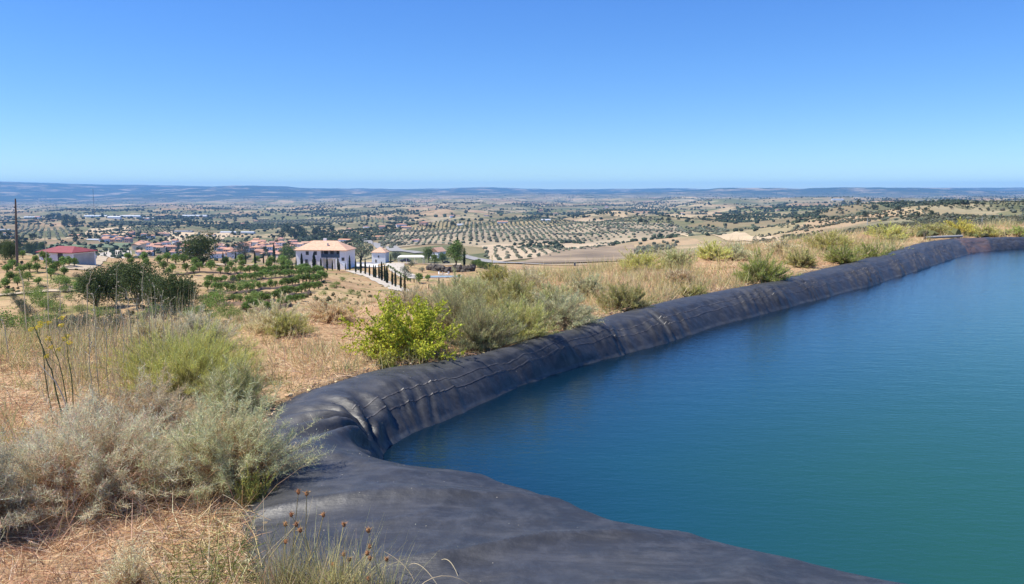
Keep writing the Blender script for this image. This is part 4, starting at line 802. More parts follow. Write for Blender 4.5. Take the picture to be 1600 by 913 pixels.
grove([(765, 411), (850, 404), (955, 383), (960, 376), (745, 387)], 13, 7.5, R(62), 1.9, 380)
grove([(600, 392), (735, 384), (960, 375), (1075, 364), (1060, 352), (900, 346), (640, 356), (590, 372)], 11, 8.5, R(55), 2.7, 500)
grove([(1055, 366), (1120, 372), (1140, 364), (1135, 355), (1060, 356)], 11, 9, R(-5), 3.0, 600)
grove([(985, 402), (1050, 390), (1060, 374), (1000, 380)], 9, 9, R(10), 2.6, 400, .8)
grove([(390, 352), (600, 350), (600, 341), (400, 343)], 12, 11, R(10), 3.4, 900)
grove([(20, 372), (95, 376), (120, 360), (60, 352), (20, 356)], 11, 9, R(30), 3.0, 600)
grove([(1340, 336), (1600, 336), (1600, 322), (1350, 325)], 10, 10, R(15), 2.6, 350, .7)
grove([(1440, 326), (1440, 322), (1300, 323), (1300, 327)], 12, 10, R(0), 2.6, 500, .8)
grove([(200, 362), (270, 366), (275, 356), (205, 355)], 12, 11, R(0), 3.2, 700)
grove([(1160, 358), (1260, 362), (1260, 350), (1180, 350)], 10, 10, R(20), 2.4, 500, .7)
grove([(1300, 352), (1600, 348), (1600, 336), (1310, 340)], 8, 8, R(35), 1.9, 200, .45)
OA = np.vstack(olive); print('olives', len(OA))
OA = OA[np.argsort(np.hypot(OA[:, 0], OA[:, 1])/OA[:, 3])]
OM = [mesh('olive_tree', *join([blobs(np.array([[.25*math.cos(a), .25*math.sin(a), .1*((i*7) % 3)] for i, a in enumerate(np.arange(5)*1.256+k)]), np.full(5, .52), (.15, .165, .11)), tube([(0, 0, -.6), (0, 0, .4)], [.1, .08], BARK, 5)]), VEG) for k in range(3)]
vis = [r_ for r_ in OA if r_[1] > 0 and abs(r_[0]/r_[1]) < .64][:290]; vs = set(map(lambda r_: tuple(r_[:2]), vis))
for i, r_ in enumerate(vis):
    o = obj('olive_tree', OM[i % 3], None, tuple(r_[:3]), random.uniform(0, 6), float(r_[3])); tag(o, 'small grey-green olive tree planted in regular rows on the near valley groves', 'olive tree', 'olive trees in the planted rows')
rest = np.array([r_ for r_ in OA if tuple(r_[:2]) not in vs])
tag(obj('olive_groves', mesh('olive_groves', *blobs(rest[:, :3], rest[:, 3]*.66, (.15, .165, .11)), VEG)), kind='stuff')
# scrub and woods: denser where the noise says so
def scatter(n, y0, y1, amin, amax, smin, smax, thr, sc1, seed):
    Y = np.exp(rng.uniform(math.log(y0), math.log(y1), n)); a = rng.uniform(amin, amax, n); x = a*Y; dn = fbm(x*sc1, Y*sc1, seed, 4)+.35*fbm(x*sc1*6, Y*sc1*6, seed+1, 2); m_ = dn+rng.normal(size=n)*.07 > thr; x, Y = x[m_], Y[m_]
    s = np.exp(rng.uniform(math.log(smin), math.log(smax), len(x)))*np.clip(Y/1500, .8, 1.7); return np.stack([x, Y, TZ(x, Y, False)], 1), s
P1, s1 = scatter(230000, 700, 11000, -.72, .72, 1.1, 3.0, .24, .0028, 120)
inol = np.zeros(len(P1), bool)
key = set(zip((OA[:, 0]//25).astype(int), (OA[:, 1]//25).astype(int))); inol = np.array([(int(a//25), int(b//25)) in key for a, b in P1[:, :2]])
vk = np.array([(-.52 < a/b < -.27) and 620 < b < 1500 for a, b in P1[:, :2]]); P1, s1 = P1[~inol & ~vk], s1[~inol & ~vk]; print('scrub', len(P1))
P3, s3 = scatter(5000, 700, 6000, -.72, .72, 2.0, 4.0, -.5, .003, 140)
inol = np.array([(int(a//25), int(b//25)) in key for a, b in P3[:, :2]]); P3, s3 = P3[~inol], s3[~inol]
tag(obj('woodland', mesh('woodland', *blobs(np.vstack([P1, P3]), np.concatenate([s1, s3]), (.045, .062, .032)), VEG)), kind='stuff')
P2, s2_ = scatter(14000, 250, 1000, .30, .70, .7, 1.7, .0, .012, 150)
tag(obj('hillside_scrub', mesh('hillside_scrub', *blobs(P2, s2_*.9, (.09, .095, .05)), VEG)), kind='stuff')
P2, s2_ = scatter(9000, 45, 300, -.72, .72, .10, .45, .15, .05, 160)
tag(obj('low_scrub', mesh('low_scrub', *blobs(P2, s2_, (.15, .15, .06), .3), VEG)), kind='stuff')
# ================================================================ vegetation of the bank: dry grass, shrubs, stalks
STRAW = [(.80, .60, .34), (.74, .50, .30), (.80, .60, .39), (.58, .36, .20), (.82, .69, .44), (.44, .26, .14), (.66, .57, .27)]
def plateau(n, y0, y1, a0=-.80, a1=.72, lg=True):
    Y = np.exp(rng.uniform(math.log(y0), math.log(y1), n)) if lg else rng.uniform(y0, y1, n); a = rng.uniform(a0, a1, n); X = a*Y
    sd = pond_sd(X, Y); rim = np.interp(a, AG, RG); m_ = (sd > -.10*rng.random(n)) & (Y < rim*1.35); return X[m_], Y[m_], sd[m_]
X, Y, sd = plateau(230000, 2.6, 70); n = len(X); print('grass', n)
r = np.hypot(X, Y); idx = np.clip(((fbm(X*.7, Y*.7, 200, 3)+1)*3.5+rng.normal(size=n)*1.3), 0, 6).astype(int); c0 = jcol(np.array(STRAW)[idx], n, .16)
red = sm(.15, .6, fbm(X*.23, Y*.23, 210, 2)+.3*sm(12, 20, r)); c0 = c0*(1-.5*red[:, None])+np.array([.72, .40, .22])*.5*red[:, None]
grn_ = (fbm(X*.35, Y*.35, 205, 3) > .28) & (rng.random(n) < .55); c0[grn_] = jcol((.24, .27, .08), int(grn_.sum()), .2)
tall = rng.random(n) < .10; tall &= fbm(X*.5, Y*.5, 206, 2) > -.1
D = unit(np.stack([rng.normal(size=n), rng.normal(size=n), np.where(tall, 2.6, .2+.4*rng.random(n))], 1))
L = np.where(tall, rng.uniform(.2, .5, n), rng.uniform(.06, .28, n))*(1+.6*sm(10, 40, r))*(.6+.9*sm(-.3, .5, fbm(X*1.1, Y*1.1, 207, 3))); w_ = np.clip(.0035+.0003*r, .003, .011)*rng.uniform(.7, 1.5, n)
bend = rng.normal(size=(n, 3))*np.array([.25, .25, .05])-np.array([0, 0, .22]); Pz = np.where(sd < .12, .45, TZ(X, Y))+rng.uniform(-.01, .03, n)
tag(obj('dry_grass', mesh('dry_grass', *blades(np.stack([X, Y, Pz], 1), D, L, bend, w_, c0*.8, c0, 2), DRY)), kind='stuff')

def shrub_mesh(R_, H, nm, nt_, cbase, ctip, tw=.004, tl=.22, upw=.5, leafc=None, nleaf=0, ls=.02, seed=0, dome=.6, stiff=0., accents=None):
    """stems from one root fanning into a dome, thousands of fine twigs, optional leaves; returns (stems mesh, foliage mesh)"""
    global rng; keep = rng; rng = np.random.default_rng(seed+900)
    az = rng.uniform(0, 2*pi, nm); el = np.arcsin(rng.uniform(.08, 1, nm)**dome); lob = 1+.22*np.sin(az*3+seed)+.15*rng.normal(size=nm)
    tip = np.stack([np.cos(az)*np.cos(el)*R_, np.sin(az)*np.cos(el)*R_, np.sin(el)*H], 1)*lob[:, None]*rng.uniform(.8, 1.08, (nm, 1)); tip[:, 2] = np.maximum(tip[:, 2], .04*H)
    root = rng.normal(size=(nm, 3))*np.array([.13*R_, .13*R_, 0]); sag = np.stack([np.zeros(nm), np.zeros(nm), H*.18*(1-np.sin(el))], 1)
    D0 = tip-root; Ls = np.linalg.norm(D0, axis=1)
    cb = jcol(cbase, nm, .2); ct = jcol(ctip, nm, .15)
    st_ = blades(root, D0/Ls[:, None], Ls, -sag/Ls[:, None]*0+0*D0, tw*2.2, cb, cb*.5+ct*.5, 5)
    i = rng.integers(0, nm, nt_); t = rng.uniform(.12, 1.0, nt_)**.62; P = root[i]+D0[i]*t[:, None]+rng.normal(size=(nt_, 3))*.012*R_
    Dd = unit(unit(D0[i])*(.5+stiff)+rand_dir(nt_)*.9+np.array([0, 0, upw*.6])); L_ = tl*.62*rng.uniform(.4, 1.15, nt_)*(1.1-.4*t)
    hgt = np.clip(t+rng.normal(size=nt_)*.16, 0, 1)[:, None]; g = sm(.40, .84, hgt); c = jcol(cbase, nt_, .25)*(1-g)+jcol(ctip, nt_, .2)*g
    if accents is not None:
        mk = rng.random(nt_) < accents[0]; c[mk] = jcol(accents[1], int(mk.sum()), .2)
    tws = blades(P, Dd, L_, rng.normal(size=(nt_, 3))*.16, tw*rng.uniform(.7, 1.3, nt_), c*.9, np.clip(c*1.08, 0, 1), 2)
    parts = [tws]; nf = nt_//2; j = rng.integers(0, nt_, nf); lc_ = np.clip(c[j]*1.25+.03, 0, .8); parts.append(leaves(P[j]+Dd[j]*(L_[j]*rng.uniform(.4, 1.05, nf))[:, None], tw*3.2*rng.uniform(.6, 1.4, nf), lc_, .3, .4))
    if nleaf:
        j = rng.integers(0, nt_, nleaf); Pl = P[j]+Dd[j]*(L_[j]*rng.uniform(.1, 1, nleaf))[:, None]; parts.append(leaves(Pl, ls*rng.uniform(.6, 1.3, nleaf), jcol(leafc, nleaf, .25), .3, .45))
    v, f, c_ = join(parts); rng = keep
    return mesh('stems', *st_, DRY), mesh('twigs', v, f, c_, VEG)
def put_shrub(ms_, x, y, label, name='shrub', cat='shrub', group=None, sc=1.0, dz=0):
    z = float(TZ(np.array([x]), np.array([y]))[0])+dz; e = empty(name, (x, y, z), label, cat, group, 0); e.scale = (sc, sc, sc) if np.isscalar(sc) else sc
    obj('stems', ms_[0], e); obj('twigs', ms_[1], e); return e
def gp(px, py, z=.43): return onplane(px, py, z)
def place(px0, px1, ytop, ybase, ms_fn, label, group=None, name='shrub', cat='shrub', **kw):
    """shrub whose foot spans px0..px1 near row ybase and whose top reaches row ytop"""
    x, y = gp((px0+px1)/2, ybase); k = y/F; R_ = (px1-px0)/2*k; H = (ybase-ytop)*k*.97; y += R_*.55; x *= (y/(y-R_*.55)); R_ *= y/(y-R_*.55); H *= y/(y-R_*.55)
    ms_ = ms_fn(R_, H, **kw); return put_shrub(ms_, x, y, label, name, cat, group)
GREYG = (.36, .37, .27); PALEG = (.66, .59, .36); BRN = (.34, .17, .085); SAGE = (.48, .49, .27); LIME = (.30, .34, .08)
# the broad grey shrubs at left
place(-25, 330, 668, 815, shrub_mesh, 'huge pale grey shrub with brown dead stems at lower left', nm=420, nt_=62000, cbase=BRN, ctip=(.58, .56, .38), tw=.0034, tl=.17, seed=1, dome=.75, accents=(.14, (.66, .42, .30)))
place(235, 482, 640, 785, shrub_mesh, 'grey-green shrub overhanging the left corner of the black liner', nm=320, nt_=42000, cbase=BRN, ctip=SAGE, tw=.0034, tl=.17, seed=2, dome=.7, accents=(.18, PALEG))
place(120, 330, 612, 700, shrub_mesh, 'pinkish grey shrub between the pale shrub and the lime grass', nm=260, nt_=26000, cbase=BRN, ctip=(.66, .52, .31), tw=.0036, tl=.18, seed=3, accents=(.25, (.33, .35, .25)))
place(-90, 60, 690, 850, shrub_mesh, 'pale blue-grey shrub cut by the left edge of the photo', nm=200, nt_=20000, cbase=BRN, ctip=(.56, .55, .38), tw=.0034, tl=.16, seed=4)
place(170, 420, 540, 625, shrub_mesh, 'lime green broom-like shrub behind the big grey shrubs', nm=420, nt_=30000, cbase=(.24, .22, .09), ctip=(.50, .48, .13), tw=.0045, tl=.25, upw=1.6, seed=5, stiff=.3, accents=(.2, (.44, .42, .2)))
place(310, 420, 585, 650, shrub_mesh, 'sage green twiggy shrub right behind the grey-green shrub', nm=200, nt_=15000, cbase=(.22, .2, .1), ctip=(.46, .47, .19), tw=.0042, tl=.2, upw=1.2, seed=6, accents=(.2, PALEG))
place(355, 428, 706, 795, shrub_mesh, 'small yellow-green thistle bush at the edge of the black liner', nm=110, nt_=4200, cbase=(.26, .24, .09), ctip=(.44, .45, .10), tw=.0034, tl=.10, upw=1.2, seed=7, leafc=(.34, .17, .08), nleaf=160, ls=.03)
place(150, 260, 850, 950, shrub_mesh, 'low grey twiggy tuft at the bottom edge of the photo', nm=90, nt_=3500, cbase=BRN, ctip=PALEG, tw=.003, tl=.10, seed=8)
# bright green bush
place(548, 730, 474, 568, shrub_mesh, 'bright green leafy bush beside the black liner', name='leafy_bush', cat='bush', nm=130, nt_=3400, cbase=(.22, .12, .07), ctip=(.32, .36, .06), tw=.007, tl=.26, upw=.6, seed=9, leafc=(.45, .45, .05), nleaf=22000, ls=.045, dome=.85)
place(585, 625, 548, 575, shrub_mesh, 'small yellowish sprig at the left foot of the bright green bush', nm=40, nt_=800, cbase=(.3, .2, .1), ctip=(.45, .45, .12), tw=.005, tl=.12, upw=1, seed=10, leafc=(.40, .42, .10), nleaf=900, ls=.035)
# belt behind the liner, from near to far
belt = [ # px0, px1, top, base, kind, label
 (630, 800, 458, 528, 'sage', 'sage green shrub right behind the bright green bush'), (690, 810, 486, 548, 'sage', 'soft green tuft at the right side of the bright bush'), (760, 870, 476, 534, 'mixg', 'dull green shrub by the liner between two grey ones'), (815, 940, 466, 514, 'grey', 'grey-green rounded shrub at the edge of the liner'),
 (740, 850, 440, 496, 'mixg', 'dull green shrub in the middle of the shrub belt'), (680, 780, 436, 484, 'sage', 'tall sage shrub farthest back in the belt'), (830, 905, 452, 490, 'sage', 'sage shrub behind the rounded grey one'), (745, 800, 418, 450, 'lime', 'lime coloured shrub on the slope rim right of the terrace'), (790, 860, 424, 458, 'pale', 'pale brown twiggy shrub near the slope rim'), (600, 680, 452, 484, 'pale', 'pale pink dry shrub behind the bright green bush'),
 (470, 560, 470, 500, 'pink', 'pinkish dry shrub left of the bright green bush'), (380, 470, 480, 520, 'pale', 'pale grey dry shrub above the lime shrub'), (410, 480, 492, 525, 'olive', 'low olive tuft in the dry brown grass'), (260, 360, 500, 545, 'bluish', 'blue-grey shrub behind the lime green shrub'), (200, 270, 505, 545, 'pale', 'straw coloured shrub behind the lime green shrub'),
 (935, 1020, 450, 484, 'mixg', 'dull green shrub beside the liner in the middle distance'), (885, 950, 432, 462, 'grey', 'grey shrub on dry soil right of the shrub belt'), (1060, 1110, 444, 462, 'olive', 'small low green tuft touching the liner'), (970, 1035, 398, 422, 'lime', 'lime green shrub on the rim above the orange soil'), (1030, 1085, 394, 420, 'sage', 'sage shrub on the rim above the orange soil'),
 (1150, 1232, 405, 442, 'green', 'rounded green shrub close behind the liner'), (1090, 1140, 384, 408, 'lime', 'lime shrub on the rim left of the rounded green one'), (1125, 1180, 385, 405, 'grey', 'grey-green shrub on the rim behind the rounded one'), (1230, 1280, 395, 418, 'mixg', 'dull green shrub right of the rounded green one'), (1268, 1335, 366, 392, 'lime', 'pale lime shrub on the far part of the rim'),
 (1290, 1350, 388, 412, 'green', 'green shrub hugging the liner, left of a long green strip'), (1335, 1390, 376, 402, 'green', 'green shrub in the long strip beside the far liner'), (1375, 1425, 374, 392, 'sage', 'sage shrub in the long strip beside the far liner'), (1415, 1448, 374, 387, 'olive', 'last small green tuft before the grey pipe'), (1365, 1420, 354, 374, 'lime', 'yellow-lime shrub on the far rim left of the pipe'),
 (1430, 1490, 353, 369, 'mixg', 'dull green shrub behind the grey pipe'), (1478, 1530, 349, 369, 'yell', 'highest yellow-olive shrub behind the far corner of the pond'), (1520, 1570, 356, 370, 'lime', 'lime shrub beyond the far bank right of the highest one'), (1575, 1625, 357, 370, 'green', 'green shrub at the right edge beyond the far bank'), (1200, 1250, 376, 396, 'pale', 'pale dry shrub on the rim in the middle distance'), (1040, 1090, 424, 444, 'pink', 'pink dry tuft in the orange soil patch')]
def _kc(**k): return {n: (tuple(min(.6, q*1.2) for q in v[0]), (min(.7, v[1][0]*1.58), min(.66, v[1][1]*1.45), v[1][2]*1.2)) for n, v in k.items()}
KC = _kc(mixg=((.2, .17, .08), (.29, .31, .12)), sage=((.2, .16, .09), (.29, .32, .17)), olive=((.2, .16, .07), (.26, .28, .09)), yell=((.25, .2, .07), (.40, .38, .10)), grey=((.2, .15, .1), (.30, .33, .22)), pale=((.28, .2, .12), (.50, .43, .30)), lime=((.28, .25, .1), (.37, .39, .13)), pink=((.3, .17, .1), (.56, .37, .26)), bluish=((.2, .17, .12), (.42, .44, .36)), green=((.18, .17, .06), (.22, .28, .07)))
for i, (a, b_, t, bs, kd, lab) in enumerate(belt):
    d_ = gp((a+b_)/2, bs)[1]; cb, ct = KC[kd]; px_area = (b_-a)*(bs-t)
    x, y = gp((a+b_)/2, bs); k = y/F; R_ = (b_-a)/2*k; H = (bs-t)*k*1.05
    if not (px_area and R_): continue
    ms_ = shrub_mesh(R_*1.08, H, 160, int(min(16000, 4500+px_area*2.6)), cb, ct, tw=max(.004, .00042*y), tl=max(.16, H*.38), upw=1.3 if kd not in ('grey', 'bluish') else .7, seed=20+i, dome=.8, stiff=.2, accents=(.18, (.52, .44, .27) if kd != 'yell' else (.30, .16, .08)))
    put_shrub(ms_, x, y+R_*.3, lab, 'shrub', 'shrub', 'wild shrubs on the bank behind the liner')
# countless small weeds between the shrubs
X, Y, sd = plateau(13000, 7, 62, -.66, .66); n = len(X); prt = []
gsel = (fbm(X*.16, Y*.16, 230, 2)+rng.normal(size=n)*.2 > -.02+.25*sm(6, 12, Y)*(1-sm(12, 15, Y))*(X > -5.5)+.2*((X/Y > -.37) & (X/Y < -.16) & (Y < 19))); X, Y = X[gsel], Y[gsel]; n = len(X); Z = TZ(X, Y); r = np.hypot(X, Y); rep = 26
P = np.repeat(np.stack([X, Y, Z], 1), rep, 0)+rng.normal(size=(n*rep, 3))*np.array([.09, .09, 0])*np.repeat(1+r/35, rep)[:, None]; D = unit(np.stack([rng.normal(size=n*rep)*.5, rng.normal(size=n*rep)*.5, np.ones(n*rep)], 1))
pal = np.array([(.42, .43, .15), (.58, .52, .22), (.74, .60, .34), (.40, .42, .2), (.76, .54, .32), (.70, .58, .30)])[rng.integers(0, 6, n)]; c = jcol(np.repeat(pal, rep, 0), n*rep, .2)
tag(obj('weeds', mesh('weeds', *blades(P, D, np.repeat(rng.uniform(.12, .38, n)*(1+r/60), rep)*rng.uniform(.5, 1.1, n*rep), rng.normal(size=(n*rep, 3))*.15, np.repeat(np.clip(.003+.0004*r, .003, .02), rep), c*.85, c, 2), VEG)), kind='stuff')

# soil and stones spilled over the buried edge of the liner
k_ = np.where((st < sarc[23]) & (st > .5))[0]; n = 3600; si = rng.choice(k_, n); t_ = rng.normal(size=n)*.07; o_ = Os[si]+unit(Os[si]-Ws[si])*t_[:, None]; kp = np.hypot(o_[:, 0], o_[:, 1]) < 30; o_ = o_[kp]; n = len(o_)
cs_ = np.array([(.50, .36, .22), (.36, .24, .15), (.60, .46, .30), (.28, .2, .14)])[rng.integers(0, 4, n)]; V, Fq, _c = blobs(np.stack([o_[:, 0], o_[:, 1], np.full(n, .445)], 1), np.exp(rng.normal(size=n)*.5)*.0065, (.5, .5, .5)); tag(obj('soil_crumbs', mesh('soil_crumbs', V, Fq, np.repeat(jcol(cs_, n, .15), 12, 0), DRY)), kind='stuff')
# dead twigs lying on the ground near the camera
X, Y, sd = plateau(5000, 3, 11, -.8, .1); n = len(X); c = jcol((.52, .40, .28), n, .3)
tag(obj('plant_litter', mesh('plant_litter', *blades(np.stack([X, Y, TZ(X, Y)+.02+.03*rng.random(n)], 1), unit(np.stack([rng.normal(size=n), rng.normal(size=n), .12*rng.normal(size=n)+.1], 1)), rng.uniform(.1, .35, n), rng.normal(size=(n, 3))*np.array([.3, .3, .04]), .0045, c, c*.9, 3), DRY)), kind='stuff')

# thistles with brown heads along the bottom of the liner
def head(P, r_, col):
    V = P+IV*np.array([r_, r_, r_*1.35])*(1+.12*rng.normal(size=(12, 1))); return V, IF, np.broadcast_to(np.array(col, float), (12, 3))
def thistle(name, px, py, tops, nl, label, hc=(.33, .16, .07), stemc=(.50, .44, .22), leafy=420, R_=.16, z=.45, lc=(.58, .54, .24)):
    x, y = onplane(px, py, z); z0 = z; e = empty(name, (x, y, z0-.02), label, 'thistle', 'thistles at the edge of the liner')
    for tx, ty in tops:
        # the head stands above a foot a little nearer or farther than the clump's root
        u, dy, dz = raydir(tx, ty); yy = y+random.uniform(-.12, .12); tp = np.array([u/dy*yy-x, yy-y, CAMH+dz/dy*yy-z0]); r0 = rng.normal(size=3)*np.array([.07, .07, 0]); midp = (r0+tp)*.5+rng.normal(size=3)*.03
        v, f, c_ = tube([r0, midp, tp], [.0042, .0035, .0025], stemc, 5); sob = obj('stem', mesh('stem', v, f, c_, DRY), e)
        v, f, c_ = join([head(tp, .013, hc), blades(np.repeat(tp[None], 26, 0)+rng.normal(size=(26, 3))*.004, unit(rand_dir(26)+np.array([0, 0, .9])), .026, rng.normal(size=(26, 3))*.1, .004, jcol((.45, .26, .12), 26), jcol((.56, .36, .18), 26), 1)]); obj('flower_head', mesh('flower_head', v, f, c_, DRY), sob)
    n = leafy; r0 = rng.normal(size=(n, 3))*np.array([R_*.55, R_*.4, 0]); D = unit(r0*2.2+np.stack([rng.normal(size=n)*.25, rng.normal(size=n)*.25, np.full(n, 1.)], 1)*np.array([1, 1, 1.0])); c = jcol(np.where(rng.random((n, 1)) < .7, np.array([lc]), np.array([(.56, .46, .28)])), n, .2)
    v, f, c_ = blades(r0, D, rng.uniform(.12, .42, n), rng.normal(size=(n, 3))*.2, .005, c*.8, c, 3); obj('leaves', mesh('leaves', v, f, c_, VEG), e)
thistle('thistle', 450, 915, [(466, 764), (479, 767), (455, 800), (463, 815), (469, 824), (446, 842), (505, 800), (446, 815)], 0, 'tallest thistle with paired brown heads at the bottom edge of the liner', z=.5)
thistle('thistle', 520, 925, [(537, 815), (577, 850), (574, 860), (537, 862), (546, 870), (521, 878), (578, 868)], 0, 'leaning thistle with clustered brown heads, right of the tallest one', z=.5)
thistle('thistle', 590, 935, [(604, 870), (576, 900), (575, 824)], 0, 'small sparse thistle nearest the bottom centre', leafy=160, z=.5)
# arching dead grass stems
for i, (a, b_, c_) in enumerate([((720, 912), (705, 880), (690, 875)), ((650, 915), (632, 885), (600, 862)), ((690, 925), (660, 886), (638, 884)), ((400, 830), (380, 795), (348, 773)), ((565, 905), (560, 880), (552, 862)), ((412, 830), (412, 800), (411, 775)), ((640, 935), (690, 900), (750, 925))]):
    y = onplane(*a, .5)[1]; pts = []
    for (px, py), dy_ in ((a, 0), (b_, .05), (c_, .1)):
        u, dy, dz = raydir(px, py); yy = y+dy_; pts.append([u/dy*yy, yy, CAMH+dz/dy*yy])
    pts = np.array(pts); t = np.linspace(0, 1, 9)[:, None]; Q = (1-t)**2*pts[0]+2*t*(1-t)*(2*pts[1]-.5*pts[0]-.5*pts[2])+t*t*pts[2]
    v, f, cc = tube(Q, np.linspace(.0032, .0015, 9), (.60, .50, .32), 5); o = obj('dead_grass_stalk', mesh('dead_grass_stalk', v, f, cc, DRY)); tag(o, ['curved pale dead stem at the bottom centre over the liner', 'arching dead stem right of the thistles', 'long dead stem leaning left beside the small thistle', 'bent pale stem at the edge of the grey-green shrub', 'short upright dead stem between the thistles', 'thin straight dead stem on the liner edge below the grey-green shrub', 'low arching dead stem cut by the bottom edge'][i], 'stem')
# dark fennel stalks with yellow umbels, pale asphodel stalks at left
def stalk(name, pts_px, y, r_, col, label, cat, group, umb=None, seeds=0):
    P = []
    for px, py in pts_px: u, dy, dz = raydir(px, py); P.append([u/dy*y, y, CAMH+dz/dy*y])
    P = np.array(P); P[0, 2] = min(P[0, 2], float(TZ(P[0:1, 0], P[0:1, 1])[0])-.02); e = empty(name, tuple(P[0]), label, cat, group); Q = P-P[0]; t = np.linspace(0, 1, 10); tq = np.linspace(0, 1, len(Q)); Qs = np.stack([np.interp(t, tq, Q[:, i]) for i in range(3)], 1); Qs[1:-1] += rng.normal(size=(8, 3))*.006
    v, f, c_ = tube(Qs, np.linspace(r_, r_*.45, 10), col, 6); obj('stem', mesh('stem', v, f, c_, DRY, True), e)
    if umb:
        prt = []
        for b in range(umb):
            s0 = Qs[-1-min(b, 5)]; d_ = unit(np.array([[rng.normal()*.7, rng.normal()*.7, 1.0]]))[0]; tp = s0+d_*.14; prt.append(tube([s0, tp], [.003, .002], (.3, .3, .08), 4)); m_ = 40; D = unit(rand_dir(m_)*.9+d_*1.2); bl = blades(np.repeat(tp[None], m_, 0), D, .045, np.zeros((m_, 3)), .003, jcol((.45, .42, .08), m_), jcol((.62, .50, .06), m_), 1); prt.append(bl); prt.append(leaves(tp+D*.045, .012, jcol((.66, .52, .05), m_), .2, .8))
        v, f, c_ = join(prt); obj('flower_umbel', mesh('flower_umbel', v, f, c_, VEG), e)
    if seeds:
        prt = []
        for b in range(seeds):
            s0 = Qs[int(rng.integers(4, 10))]; tp = s0+np.array([rng.normal()*.05, rng.normal()*.05, abs(rng.normal())*.06]); prt.append(tube([s0, tp], [.0022, .0015], col, 4)); V, F_, C_ = head(tp, .008, (.50, .44, .32)); prt.append((V, F_, C_))
        prt.append(tube([Qs[4], Qs[9]], [.002, .0015], col, 4)); v, f, c_ = join(prt); obj('seed_head', mesh('seed_head', v, f, c_, DRY), e)
DG = (.11, .13, .06)
for i, (pp, l, um) in enumerate([([(96, 625), (80, 580), (68, 548), (52, 508)], 'thick dark green stalk leaning left, leftmost of the fennel', 0), ([(106, 628), (98, 590), (92, 562), (78, 528)], 'dark fennel stalk leaning left with yellow flower umbels', 5), ([(113, 620), (110, 585), (105, 555), (103, 520)], 'upright dark fennel stalk, rightmost with yellow tips', 5), ([(75, 560), (66, 540), (60, 525)], 'short green fennel shoot with yellow umbels', 4)]):
    stalk('fennel_plant', pp, 8.6+i*.05, (.009 if i == 0 else .0065), DG, l, 'fennel', 'fennel plants at left', um)
stalk('dead_stalk', [(118, 632), (90, 600), (60, 568)], 8.3, .008, (.62, .54, .40), 'bleached broken stalk lying across the fennel', 'dead stalk', None)
PS = [([(76, 505), (74, 440), (70, 360)], 13, .0075, 'tallest pale green stalk rising in front of the barn'), ([(38, 470), (36, 440), (29, 420)], 30, .02, 'short dark dead stem below the wooden pole'), ([(130, 470), (137, 448), (143, 428)], 15, .012, 'bent pale stalk left of the oak clump'), ([(180, 505), (181, 470), (183, 418)], 13, .006, 'thin pale stalk in front of the dark oak clump'), ([(222, 500), (221, 460), (224, 418)], 13, .0055, 'thin stalk with seed heads right of the central oak'),
      ([(205, 508), (200, 470), (196, 452)], 12, .008, 'straw stalk with branching top below the central oak'), ([(233, 512), (232, 480), (231, 462)], 12, .008, 'dense straw stalk in front of the right oaks'), ([(255, 512), (254, 480), (252, 462)], 12, .007, 'pale stalk under the right oaks'), ([(150, 560), (149, 500), (146, 460)], 10, .006, 'slim dry stalk above the left grass'), ([(190, 545), (192, 500), (188, 478)], 10, .006, 'brown dry stalk between grey bushes and grass'),
      ([(165, 560), (166, 520), (160, 495)], 10, .007, 'brownish stalk standing in the tall grass'), ([(214, 540), (216, 500), (214, 470)], 11, .006, 'pale reed-like stalk above the blue-grey shrub'), ([(270, 520), (268, 490), (266, 470)], 12, .006, 'last pale stalk at the right of the oak clump'), ([(90, 520), (95, 480), (93, 440)], 13, .006, 'dark thin stalk right of the tallest one'), ([(143, 600), (140, 560), (141, 520)], 9, .006, 'dry stalk right of the fennel'), ([(240, 520), (243, 490), (241, 450)], 12, .006, 'straw stalk with loose seed heads among the reeds'), ([(12, 520), (6, 505), (-4, 492)], 12, .008, 'pale bent stalk at the left edge')]
for pp, y, r_, l in PS: stalk('dry_stalk', pp, y, r_, (.50, .46, .33), l, 'dry stalk', 'pale dry stalks at left', 0, 9)
# oat-like feathery grasses among the stalks
X = rng.uniform(-9.5, -6.8, 900); Y = rng.uniform(9.5, 15, 900); X = Y*rng.uniform(-.60, -.40, 900); Z = TZ(X, Y); L = rng.uniform(.3, .95, 900); c = jcol((.55, .46, .28), 900, .2)
tag(obj('tall_grass', mesh('tall_grass', *blades(np.stack([X, Y, Z], 1), unit(np.stack([rng.normal(size=900)*.16, rng.normal(size=900)*.16, np.ones(900)], 1)), L, rng.normal(size=(900, 3))*.1, .008, c*.8, c, 3), DRY)), kind='stuff')

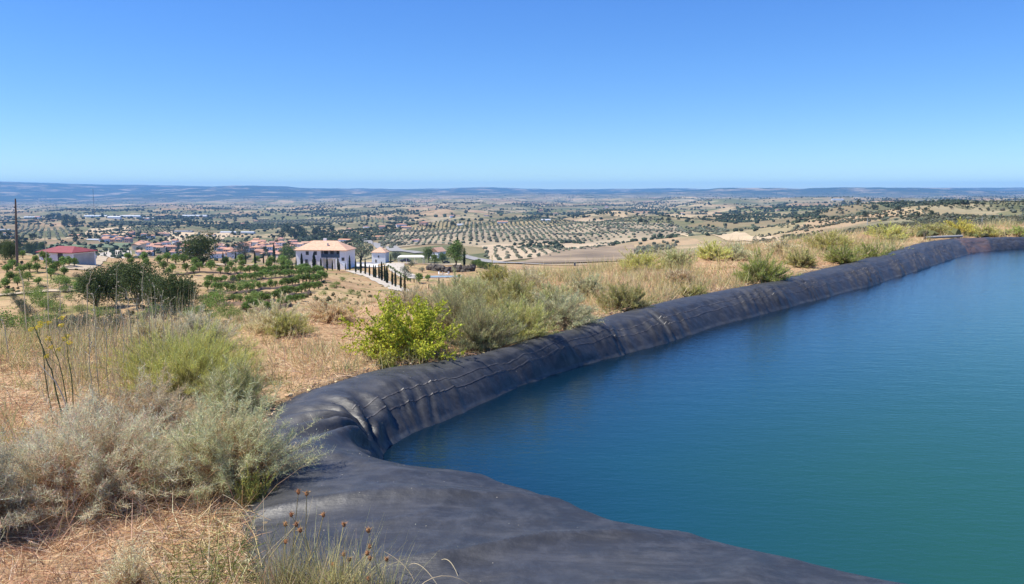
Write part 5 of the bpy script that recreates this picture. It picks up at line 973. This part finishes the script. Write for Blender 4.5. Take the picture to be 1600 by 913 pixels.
# grey pipe and green scrap beside the far bank
A = np.append(onplane(1445, 373, .5), .55); B = np.append(onplane(1503, 372.5, .5), .62); e = empty('grey_pipe', tuple(A), 'grey pipe resting across the far end of the black liner', 'pipe')
v, f, c_ = tube([(0, 0, 0), tuple((B-A)*.5), tuple(B-A)], [.07, .07, .07], (1, 1, 1), 12); obj('pipe', mesh('pipe', v, f, None, plain('pvc_grey', (.34, .33, .31), .5, .1), True), e)
v, f, c_ = tube([(-.02, 0, -.1), (-.02, 0, .26)], [.05, .05], (1, 1, 1), 8); obj('end_post', mesh('end_post', v, f, None, WOODP), e)
x, y = gp(1386, 373.5); e = obj('crumpled_sack', mesh('crumpled_sack', *join([(IV*np.array([.32, .2, .12])*(1+.25*rng.normal(size=(12, 1))), IF, np.ones((12, 3))), (IV*np.array([.2, .18, .1])*(1+.25*rng.normal(size=(12, 1)))+np.array([.35, 0, 0]), IF, np.ones((12, 3)))]), plain('green_plastic', (.06, .34, .16), .4, .15)), None, (x, y, float(TZ(np.array([x]), np.array([y]))[0])+.2)); tag(e, 'crumpled bright green plastic sack in the dry grass', 'sack')
# grit and twigs strewn over the liner: pale specks
n = 220; si = rng.integers(int(.25*NS), int(.75*NS), n); si = rng.choice(np.where((st > sarc[9]) & (st < sarc[22]))[0], n); A = LP(si, rng.uniform(.05, .9, n)); s_ = rng.uniform(.0015, .004, n)
v, f, c_ = blobs(A-np.array([0, 0, .002]), s_, (.5, .45, .38)); tag(obj('grit', mesh('grit', v, f, c_, DRY)), kind='stuff')

# ================================================================ haze: the air of the valley
ZLO, ZHI = float(GZ_RANGE[0])-1, float(GZ_RANGE[1])+6; print('haze box', ZLO, ZHI)
hz = mesh('haze', [(x, y, z) for x in (-20000, 20000) for y in (-20000, 20000) for z in (ZLO, ZHI)], np.array([[0, 1, 3, 2], [4, 6, 7, 5], [0, 4, 5, 1], [2, 3, 7, 6], [0, 2, 6, 4], [1, 5, 7, 3]]))
m = bpy.data.materials.new('haze'); m.use_nodes = True; n_ = m.node_tree; n_.nodes.clear()
o_ = n_.nodes.new('ShaderNodeOutputMaterial'); v_ = n_.nodes.new('ShaderNodeVolumePrincipled'); n_.links.new(v_.outputs[0], o_.inputs[1])
v_.inputs['Color'].default_value = (.22, .52, 1.0, 1); v_.inputs['Density'].default_value = 5.5e-5; v_.inputs['Anisotropy'].default_value = 0.0
hz.materials.append(m); tag(obj('haze', hz), kind='stuff')
